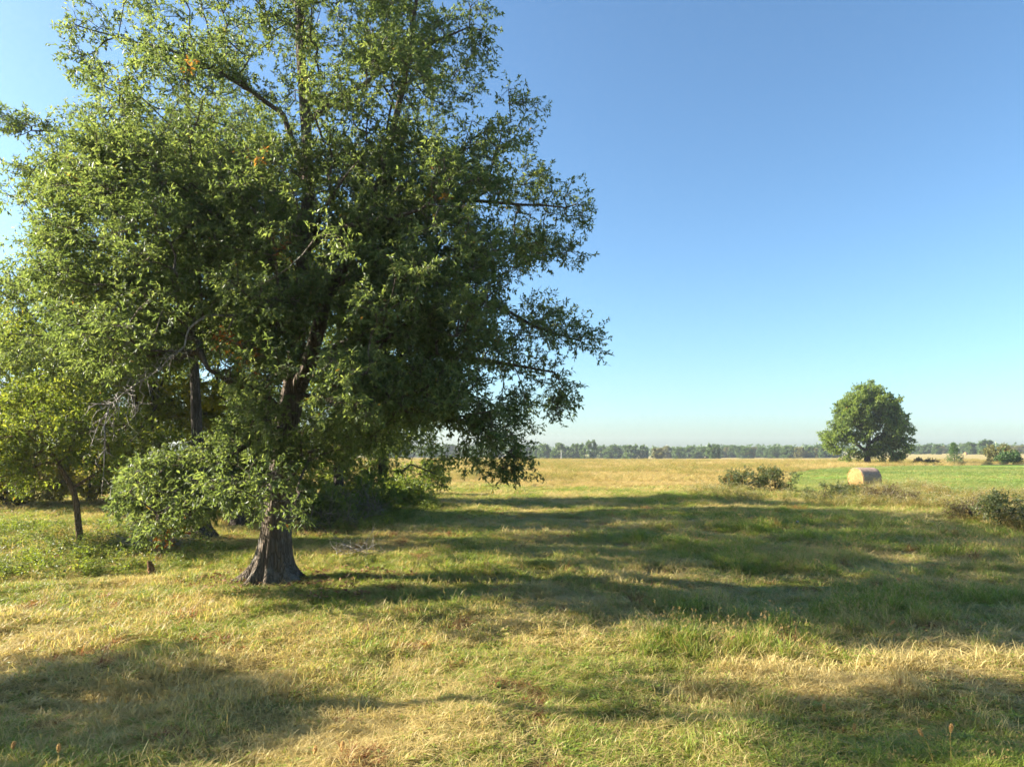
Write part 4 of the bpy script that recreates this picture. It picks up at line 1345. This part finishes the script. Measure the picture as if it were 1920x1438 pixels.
def coll(name, objs):
    c = bpy.data.collections.new(name)
    for o in objs:
        c.objects.link(o)
    return c


GM = [M['grass'], M['seed']]
tmpl = []
for k in range(4):      # 0-3 short curved turf
    V, T_, rn, _, _ = blades(r7, 34, .085, (.06, .17), .008, .35, .9)
    V2, T2, rn2, _, _ = blades(r7, 16, .10, (.08, .22), .006, .6, .9, True)
    tmpl.append(template('t%02d' % k, [(V, T_, rn, 0, 0), (V2, T2, rn2, .35, 0)], GM))
for k in range(2):      # 4-5 matted straw
    V, T_, rn, _, _ = blades(r7, 36, .12, (.10, .28), .006, .9, .7, True)
    V2, T2, rn2, _, _ = blades(r7, 14, .09, (.06, .15), .005, .4, .9)
    tmpl.append(template('t%02d' % (4 + k), [(V, T_, rn, .5, 0), (V2, T2, rn2, 0, 0)], GM))
for k in range(2):      # 6-7 taller tuft with fine seed stems
    V, T_, rn, _, _ = blades(r7, 46, .09, (.14, .32), .006, .3, .8)
    V2, T2, rn2, e, d = blades(r7, 4, .06, (.24, .42), .0032, .18, .45)
    V3, T3 = seedheads(r7, e - d * .01, d, .05, .013, 16)
    tmpl.append(template('t%02d' % (6 + k), [(V, T_, rn, -.1, 0), (V2, T2, rn2, .3, 0), (V3, T3, .5, 0, 1)], GM))
for k in range(2):      # 8-9 small broad-leaved weeds
    n = 26
    a = r7.uniform(0, 6.28, n)
    bs = np.stack([np.cos(a) * r7.uniform(0, .07, n), np.sin(a) * r7.uniform(0, .07, n), r7.uniform(.02, .14, n)], -1)
    d = nrm(np.stack([np.cos(a), np.sin(a), r7.uniform(.0, .7, n)], -1))
    V, T_ = leaves_geo(bs, d, np.tile([[0, 0, 1.0]], (n, 1)) + r7.normal(0, .3, (n, 3)), r7.uniform(.03, .07, n), r7.uniform(.015, .03, n), r7)
    V2, T2, rn2, _, _ = blades(r7, 26, .09, (.06, .16), .005, .4, .9)
    tmpl.append(template('t%02d' % (8 + k), [(V, T_, np.repeat(r7.random(n) * .6 + .2, 2), -.15, 0), (V2, T2, rn2, 0, 0)], GM))
turf = coll('turf_tufts', tmpl)

tm2 = []
for k in range(3):      # meadow grasses
    V, T_, rn, e, d = blades(r7, 60, .16, (.35, .75), .009, .25, .6)
    sel = np.arange(0, 60, 3)
    V3, T3 = seedheads(r7, e[sel] - d[sel] * .06, d[sel], .11, .02, 8)
    tm2.append(template('m%02d' % k, [(V, T_, rn, .25, 0), (V3, T3, .5, 0, 1)], [M['meadow_grass'], M['seed']]))
for k in range(2):      # leafy goldenrod-like stalks
    V, T_, rn, e, d = blades(r7, 14, .16, (.5, .95), .006, .15, .3)
    n = 130
    i0 = r7.integers(0, 14, n)
    t = r7.uniform(.2, 1, n)
    st_ = V.reshape(14, 7, 3)[:, 0]
    bs = st_[i0] + (e[i0] - st_[i0]) * t[:, None]
    dd = nrm(r7.normal(0, 1, (n, 3)) * [1, 1, .4] + [0, 0, .25])
    VL, TL = leaves_geo(bs, dd, np.tile([[0, 0, 1.0]], (n, 1)), r7.uniform(.05, .11, n), r7.uniform(.014, .026, n), r7)
    tm2.append(template('m%02d' % (3 + k), [(V, T_, rn, .2, 0), (VL, TL, np.repeat(r7.random(n), 2), 0, 2)], [M['meadow_grass'], M['seed'], M['weed' if k else 'weed_dry']]))
meadow_c = coll('meadow_tufts', tm2)

tm3 = []
for k in range(4):      # flowering weeds of the strip: branching stalks, narrow leaves, pale flat heads
    ns = 8
    V, T_, rn, e, d = blades(r7, ns, .16, (.55, 1.0), .008, .22, .3)
    st_ = V.reshape(ns, 7, 3)[:, 0]
    n = 150
    i0 = r7.integers(0, ns, n)
    t = r7.uniform(.15, 1, n)
    bs = st_[i0] + (e[i0] - st_[i0]) * t[:, None] + r7.normal(0, .03, (n, 3)) * t[:, None]
    dd = nrm(r7.normal(0, 1, (n, 3)) * [1, 1, .5] + [0, 0, .3])
    VL, TL = leaves_geo(bs, dd, np.tile([[0, 0, 1.0]], (n, 1)), r7.uniform(.05, .12, n), r7.uniform(.012, .026, n), r7)
    parts = [(V, T_, rn, .2, 0), (VL, TL, np.repeat(r7.random(n), 2), 0, 1)]
    if k < 3:
        nh = 46 if k < 2 else 16
        i0 = r7.integers(0, ns, nh)
        bs = e[i0] + r7.normal(0, 1, (nh, 3)) * [.07, .07, .025]
        VF, TF = leaves_geo(bs, nrm(r7.normal(0, 1, (nh, 3)) * [1, 1, .2]), np.tile([[0, 0, 1.0]], (nh, 1)), r7.uniform(.018, .034, nh), r7.uniform(.018, .034, nh), r7)
        parts.append((VF, TF, .5, 0, 2))
    tm3.append(template('w%02d' % k, parts, [M['meadow_grass'], M['weed_dry' if k in (0, 3) else 'weed'], M['flower']]))
weed_c = coll('weed_tufts', tm3)

tm4 = []
for k in range(3):
    V, T_, rn, e, d = blades(r7, 70, .2, (.10, .26), .012, .4, .8)
    tm4.append(template('h%02d' % k, [(V, T_, rn, 0, 0)], [M['hay_grass']]))
hay_c = coll('hay_tufts', tm4)

tm6 = []
for k in range(3):      # soft leafy herbs
    ns = 9
    V, T_, rn, e, d = blades(r7, ns, .2, (.2, .5), .007, .35, .4)
    st_ = V.reshape(ns, 7, 3)[:, 0]
    n = 120
    i0 = r7.integers(0, ns, n)
    t = r7.uniform(.1, 1.05, n)
    bs = st_[i0] + (e[i0] - st_[i0]) * t[:, None] + r7.normal(0, .03, (n, 3))
    dd = nrm(r7.normal(0, 1, (n, 3)) * [1, 1, .4] + [0, 0, .15])
    VL, TL = leaves_geo(bs, dd, np.tile([[0, 0, 1.0]], (n, 1)) + r7.normal(0, .3, (n, 3)), r7.uniform(.05, .11, n), r7.uniform(.025, .055, n), r7)
    tm6.append(template('u%02d' % k, [(V, T_, rn * .5, -.3, 0), (VL, TL, np.repeat(r7.random(n), 2), 0, 1)], [M['grass'], M['back_leaf' if k else 'weed']]))
herb_c = coll('herb_tufts', tm6)

tm5 = []
for k in range(3):
    n = 12
    bs = np.stack([r7.uniform(-.15, .15, n), r7.uniform(-.15, .15, n), r7.uniform(.01, .06, n)], -1)
    d = nrm(r7.normal(0, 1, (n, 3)) * [1, 1, .3])
    V, T_ = leaves_geo(bs, d, r7.normal(0, .5, (n, 3)) + [0, 0, 1], r7.uniform(.05, .11, n), r7.uniform(.03, .055, n), r7)
    tm5.append(template('l%02d' % k, [(V, T_, np.repeat(r7.random(n), 2), 0, 0)], [M['litter']]))
litter_c = coll('litter_bits', tm5)


def scatter(name, label, cat, xy, scl, idx, dry, rust, coll_, r, tilt=.12, zoff=0.0):
    n = len(xy)
    me = bpy.data.meshes.new(name)
    me.vertices.add(n)
    co = np.stack([xy[:, 0], xy[:, 1], gz(xy[:, 0], xy[:, 1]) + zoff], -1).astype(np.float32)
    me.vertices.foreach_set('co', co.ravel())
    for nm, arr in (('dry', dry), ('rust', rust)):
        a = me.attributes.new(nm, 'FLOAT', 'POINT')
        a.data.foreach_set('value', np.ascontiguousarray(arr, np.float32))
    a = me.attributes.new('pick', 'INT', 'POINT')
    a.data.foreach_set('value', np.ascontiguousarray(idx, np.int32))
    a = me.attributes.new('rot', 'FLOAT_VECTOR', 'POINT')
    a.data.foreach_set('vector', np.stack([r.normal(0, tilt, n), r.normal(0, tilt, n), r.uniform(0, 6.28, n)], -1).astype(np.float32).ravel())
    a = me.attributes.new('scl', 'FLOAT_VECTOR', 'POINT')
    a.data.foreach_set('vector', np.asarray(scl, np.float32).ravel())
    o = link(name, me)
    ng = bpy.data.node_groups.new(name + '_nodes', 'GeometryNodeTree')
    ng.interface.new_socket('Geometry', in_out='INPUT', socket_type='NodeSocketGeometry')
    ng.interface.new_socket('Geometry', in_out='OUTPUT', socket_type='NodeSocketGeometry')
    N = ng.nodes
    gi, go_ = N.new('NodeGroupInput'), N.new('NodeGroupOutput')
    m2p = N.new('GeometryNodeMeshToPoints')
    ci = N.new('GeometryNodeCollectionInfo')
    ci.inputs['Collection'].default_value = coll_
    ci.inputs['Separate Children'].default_value = True
    ci.inputs['Reset Children'].default_value = True
    iop = N.new('GeometryNodeInstanceOnPoints')
    iop.inputs['Pick Instance'].default_value = True

    def na(nm, ty):
        q = N.new('GeometryNodeInputNamedAttribute')
        q.data_type = ty
        q.inputs['Name'].default_value = nm
        return [s for s in q.outputs if s.enabled and s.name == 'Attribute'][0]
    L = ng.links
    L.new(gi.outputs[0], m2p.inputs['Mesh'])
    L.new(m2p.outputs[0], iop.inputs['Points'])
    L.new(ci.outputs[0], iop.inputs['Instance'])
    L.new(na('pick', 'INT'), iop.inputs['Instance Index'])
    e2r = N.new('FunctionNodeEulerToRotation')
    L.new(na('rot', 'FLOAT_VECTOR'), e2r.inputs[0])
    L.new(e2r.outputs[0], iop.inputs['Rotation'])
    L.new(na('scl', 'FLOAT_VECTOR'), iop.inputs['Scale'])
    L.new(iop.outputs[0], go_.inputs[0])
    md = o.modifiers.new('scatter', 'NODES')
    md.node_group = ng
    return tag(o, label, cat, kind='stuff')


def wedge(r, r0, r1_, dens, half=50):
    ar = R(half) * (r1_ ** 2 - r0 ** 2)
    n = int(ar * dens)
    rr = np.sqrt(r.uniform(r0 ** 2, r1_ ** 2, n))
    a = r.uniform(-R(half), R(half), n)
    return np.stack([rr * np.sin(a), rr * np.cos(a)], -1)


# ------------------------------------------------------------------ pasture grass
bands = [(2.2, 9.5, 190, 1.0), (9.5, 21, 85, 1.35), (21, 36, 30, 1.9), (36, 60, 13, 2.6)]
XY, SC = [], []
for r0, r1_, dn, sc in bands:
    p = wedge(r7, r0, r1_, dn)
    p = p[region(p) == 0]
    XY.append(p)
    SC.append(np.full(len(p), sc))
xy = np.concatenate(XY)
sc = np.concatenate(SC)
n = len(xy)
x, y = xy[:, 0], xy[:, 1]
pn = .55 * vnoise(x, y, 2.2, 31) + .3 * vnoise(x, y, .7, 32) + .15 * vnoise(x, y, 6, 33)
px_ = proj(np.stack([x, y, np.zeros(n)], -1))
dry = np.clip(.44 + 1.6 * (pn - .5), 0, 1)
dry = dry - .08 * sstep(-2, 6, x) * sstep(8, 14, y) - .06 * sstep(20, 34, y) + .05 * (1 - sstep(7, 10, y))   # greener, lusher ground on the right
dry = np.clip(dry + r7.normal(0, .12, n), 0, 1)
tall = vnoise(x, y, 1.6, 35) + .25 * sstep(2, 8, x) * sstep(8, 16, y)
lush = vnoise(x, y, 3.1, 36)
u = r7.random(n)
idx = np.where(u < .62, r7.integers(0, 4, n), np.where(u < .86, r7.integers(4, 6, n), r7.integers(8, 10, n)))
rough = sstep(0, 5, x) * sstep(8.5, 12, y) * (1 - sstep(24, 32, y))        # rougher, weedier ground on the right
idx = np.where((tall > .93) & (r7.random(n) < .5), r7.integers(6, 8, n), idx)
idx = np.where((vnoise(x, y, 1.3, 51) > .55) & (r7.random(n) < .32 * rough), r7.integers(6, 8, n), idx)
idx = np.where((dry > .75) & (r7.random(n) < .5), r7.integers(4, 6, n), idx)
rust = ((vnoise(x, y, .5, 37) > .87) & (r7.random(n) < .7)).astype(float)
hs = sc ** .5 * r7.uniform(.6, 1.2, n) * (.35 + .5 * vnoise(x, y, 1.1, 38)) * np.where((idx == 6) | (idx == 7), 1.0 + .5 * rough * vnoise(x, y, .6, 52), 1.0) * (1 + .3 * (vnoise(x, y, .45, 53) > .75)) * (1 - .22 * (1 - sstep(7, 10, y)))
scl = np.stack([sc * r7.uniform(.7, 1.25, n), sc * r7.uniform(.7, 1.25, n), hs], -1)
# bare shaded earth round the trunks
keep = np.hypot(x - base0[0], y - base0[1]) > .42
scatter('pasture_grass', 'short mixed green and straw pasture grass', 'grass', xy[keep], scl[keep], idx[keep], dry[keep], rust[keep], turf, r7)

# golden meadow
XY, SC = [], []
for r0, r1_, dn, s_ in ((28, 62, 7, .8), (62, 110, 2.2, 1.1), (110, 230, .55, 1.6)):
    p = wedge(r7, r0, r1_, dn)
    p = p[region(p) == 1]
    XY.append(p); SC.append(np.full(len(p), s_))
xy = np.concatenate(XY); sc = np.concatenate(SC); n = len(xy)
x, y = xy[:, 0], xy[:, 1]
wn = vnoise(x, y, 9, 41) * .6 + .4 * vnoise(x, y, 3, 42)
gold = 1 - sstep(56, 66, y)           # the near strip is plain golden grass
weedy = (wn + .1 > .55) & (r7.random(n) > gold * .93)
idx = np.where(weedy, r7.integers(3, 5, n), r7.integers(0, 3, n))
hs = sc ** .5 * r7.uniform(.55, .95, n) * np.where(gold > .5, .55, .9)
scatter('meadow_grass', 'tall golden meadow grass and weeds beyond the shade', 'grass', xy, np.stack([sc * 1.5, sc * 1.5, hs], -1), idx, np.clip(.75 + .5 * (wn - .5) + r7.normal(0, .1, n), 0, 1), np.zeros(n), meadow_c, r7)

# green hay field
p = np.concatenate([wedge(r7, 34, 75, 5), wedge(r7, 75, 140, 1.6)])
p = p[region(p) == 2]
n = len(p)
far = sstep(60, 120, np.hypot(p[:, 0], p[:, 1]))
scatter('hay_grass', 'mown bright green grass of the hay field', 'grass', p, np.stack([1.2 + far, 1.2 + far, .5 + .3 * far + r7.uniform(0, .25, n)], -1), r7.integers(0, 3, n), np.clip(.36 + .8 * (vnoise(p[:, 0] * .5, p[:, 1], 5, 44) - .5) + r7.normal(0, .14, n), 0, 1), np.zeros(n), hay_c, r7)

# strip of flowering weeds along the near edge of the hay field
poly = [(1290, 915), (1470, 928), (1600, 922), (1700, 918), (1930, 935), (2250, 975), (2250, 1090), (1920, 1002), (1760, 975), (1600, 955), (1420, 948), (1300, 935)]
gp = [G(*q)[:2] for q in poly]
p = wedge(r7, 22, 60, 16)
p = p[inpoly(p, gp)]
sp_ = proj(np.stack([p[:, 0], p[:, 1], np.zeros(len(p))], -1))
pr_ = np.interp(sp_[:, 0], [1290, 1480, 1620, 1800], [.14, .22, .5, .8])
p = p[r7.random(len(p)) < pr_ * (2.2 * np.clip(vnoise(p[:, 0], p[:, 1], 1.8, 46) - .28, 0, 1))]
n = len(p)
scatter('flowering_weeds', 'straw-yellow weeds with pale flower heads along the field edge', 'weeds', p, np.stack([r7.uniform(.9, 1.5, n)] * 2 + [r7.uniform(.4, 1.0, n)], -1), r7.choice([0, 1, 1, 2, 2, 3], n), np.clip(.45 + r7.normal(0, .25, n), 0, 1), np.zeros(n), weed_c, r7)

# weeds and undergrowth round the tree row
def patch(poly, dens, r):
    gp_ = [G(*q)[:2] for q in poly]
    a = np.array(gp_)
    lo, hi = a.min(0), a.max(0)
    n_ = int(np.prod(hi - lo) * dens)
    q = r.uniform(lo, hi, (n_, 2))
    return q[inpoly(q, gp_)]


p = np.concatenate([patch([(-120, 1000), (140, 985), (330, 1000), (430, 1035), (300, 1075), (120, 1085), (-120, 1100)], 5, r7), patch([(560, 950), (780, 922), (830, 950), (720, 1000), (580, 1000)], 9, r7)])
n = len(p)
scatter('undergrowth', 'leafy green undergrowth at the foot of the tree row', 'undergrowth', p, np.stack([r7.uniform(.6, 1.3, n)] * 2 + [r7.uniform(.4, 1.1, n)], -1), r7.integers(0, 3, n), r7.uniform(0, .3, n), np.zeros(n), herb_c, r7)
p = np.concatenate([patch([(555, 945), (740, 930), (730, 990), (570, 1010)], 16, r7), patch([(560, 1075), (760, 1068), (780, 1095), (600, 1098)], 7, r7), patch([(330, 1085), (430, 1082), (440, 1105), (340, 1108)], 9, r7), patch([(180, 1000), (420, 1010), (400, 1045), (240, 1050)], 8, r7), patch([(380, 1070), (640, 1070), (680, 1130), (360, 1130)], 5, r7)])
n = len(p)
scatter('leaf_litter', 'fallen reddish brown oak leaves under the trees', 'leaves', p, np.stack([r7.uniform(.8, 1.3, n)] * 3, -1), r7.integers(0, 3, n), np.zeros(n), np.zeros(n), litter_c, r7, zoff=.05)

# ------------------------------------------------------------------ foxtails standing clear of the turf
r8 = np.random.default_rng(81)
FOX = [(1752, 1437, 1728, 1375, 'tan foxtail leaning left near the bottom right corner'), (1784, 1437, 1783, 1368, 'upright orange-tan foxtail near the bottom right corner'),
       (1546, 1400, 1545, 1330, 'tall foxtail at the edge of the lower right shade'), (1605, 1405, 1602, 1366, 'short foxtail drooping over the lower right shade'),
       (1424, 1350, 1421, 1328, 'small foxtail at the lit edge of the lower right shade'), (1350, 1225, 1372, 1196, 'foxtail bent right above the pale sunlit tuft'),
       (1655, 1205, 1672, 1168, 'foxtail bent right in the middle of the shaded right side'), (1660, 1210, 1682, 1190, 'lower foxtail arching right in the sunlit tuft'),
       (1553, 1160, 1570, 1137, 'thin foxtail in the dark grass left of the sunlit tuft'), (1690, 1330, 1688, 1280, 'faint foxtail at the right in the lower shade'),
       (15, 1437, 24, 1400, 'pale foxtail in the bottom left corner'), (105, 1437, 110, 1405, 'pale foxtail in the shade at the bottom left'),
       (585, 1437, 590, 1408, 'foxtail at the bottom edge left of centre'), (640, 1437, 642, 1400, 'orange foxtail at the bottom edge below the big trunk')]
for bx, by, tx, ty, lab in FOX:
    g0 = G(bx, by)
    tp = P(tx, ty, g0[1])
    e = thing('foxtail', lab, 'foxtail grass', tuple(g0), group='foxtails standing clear of the turf')
    loc = tp - g0
    hgt = max(np.linalg.norm(loc), .12)
    ctl = [np.zeros(3), np.array([loc[0] * .2, 0, loc[2] * .4]), np.array([loc[0] * .55, .01, loc[2] * .75]), loc]
    ax = nrm(ctl[3] - ctl[2])
    pa = np.array(ctl)
    v, qd = tubes(pa, np.array([-1, 0, 1, 2]), np.array([.0028, .0025, .002, .0016]), 5, np.array([1, 2, 3]))
    link('stem', make_mesh('stem', v, [qd], M['weed_dry'], {'rnd': ('FACE', np.full(len(qd), .6))}), e)
    V, T_ = seedheads(r8, (loc - ax * .03)[None], ax[None], .085, .024, 150)
    link('seed_head', make_mesh('seed_head', V, [T_], M['seed']), e)
    for k in range(2):
        V, T_, rn, _, _ = blades(r8, 1, .005, (hgt * .5, hgt * .7), .006, .3, 1.0)
        link('leaf', make_mesh('leaf', V, [T_], M['weed_dry'], {'rnd': ('FACE', rn)}), e)

# ------------------------------------------------------------------ air
hv = []
x0, x1, y0, y1, z0, z1 = -2200, 2200, -120, 1150, -9, 24.5
hv = np.array([(x0, y0, z0), (x1, y0, z0), (x1, y1, z0), (x0, y1, z0), (x0, y0, z1), (x1, y0, z1), (x1, y1, z1), (x0, y1, z1)], float)
hf = np.array([(0, 3, 2, 1), (4, 5, 6, 7), (0, 1, 5, 4), (1, 2, 6, 5), (2, 3, 7, 6), (3, 0, 4, 7)])
b = NT('haze')
pv = b.n('ShaderNodeVolumePrincipled', ins={'Color': (.80, .87, .97, 1), 'Density': .00020, 'Anisotropy': .25})
b.t.links.new(pv.outputs[0], b.out.inputs['Volume'])
HAZE = True
if HAZE:
    tag(link('haze', make_mesh('haze', hv, [hf], b.m)), kind='stuff')
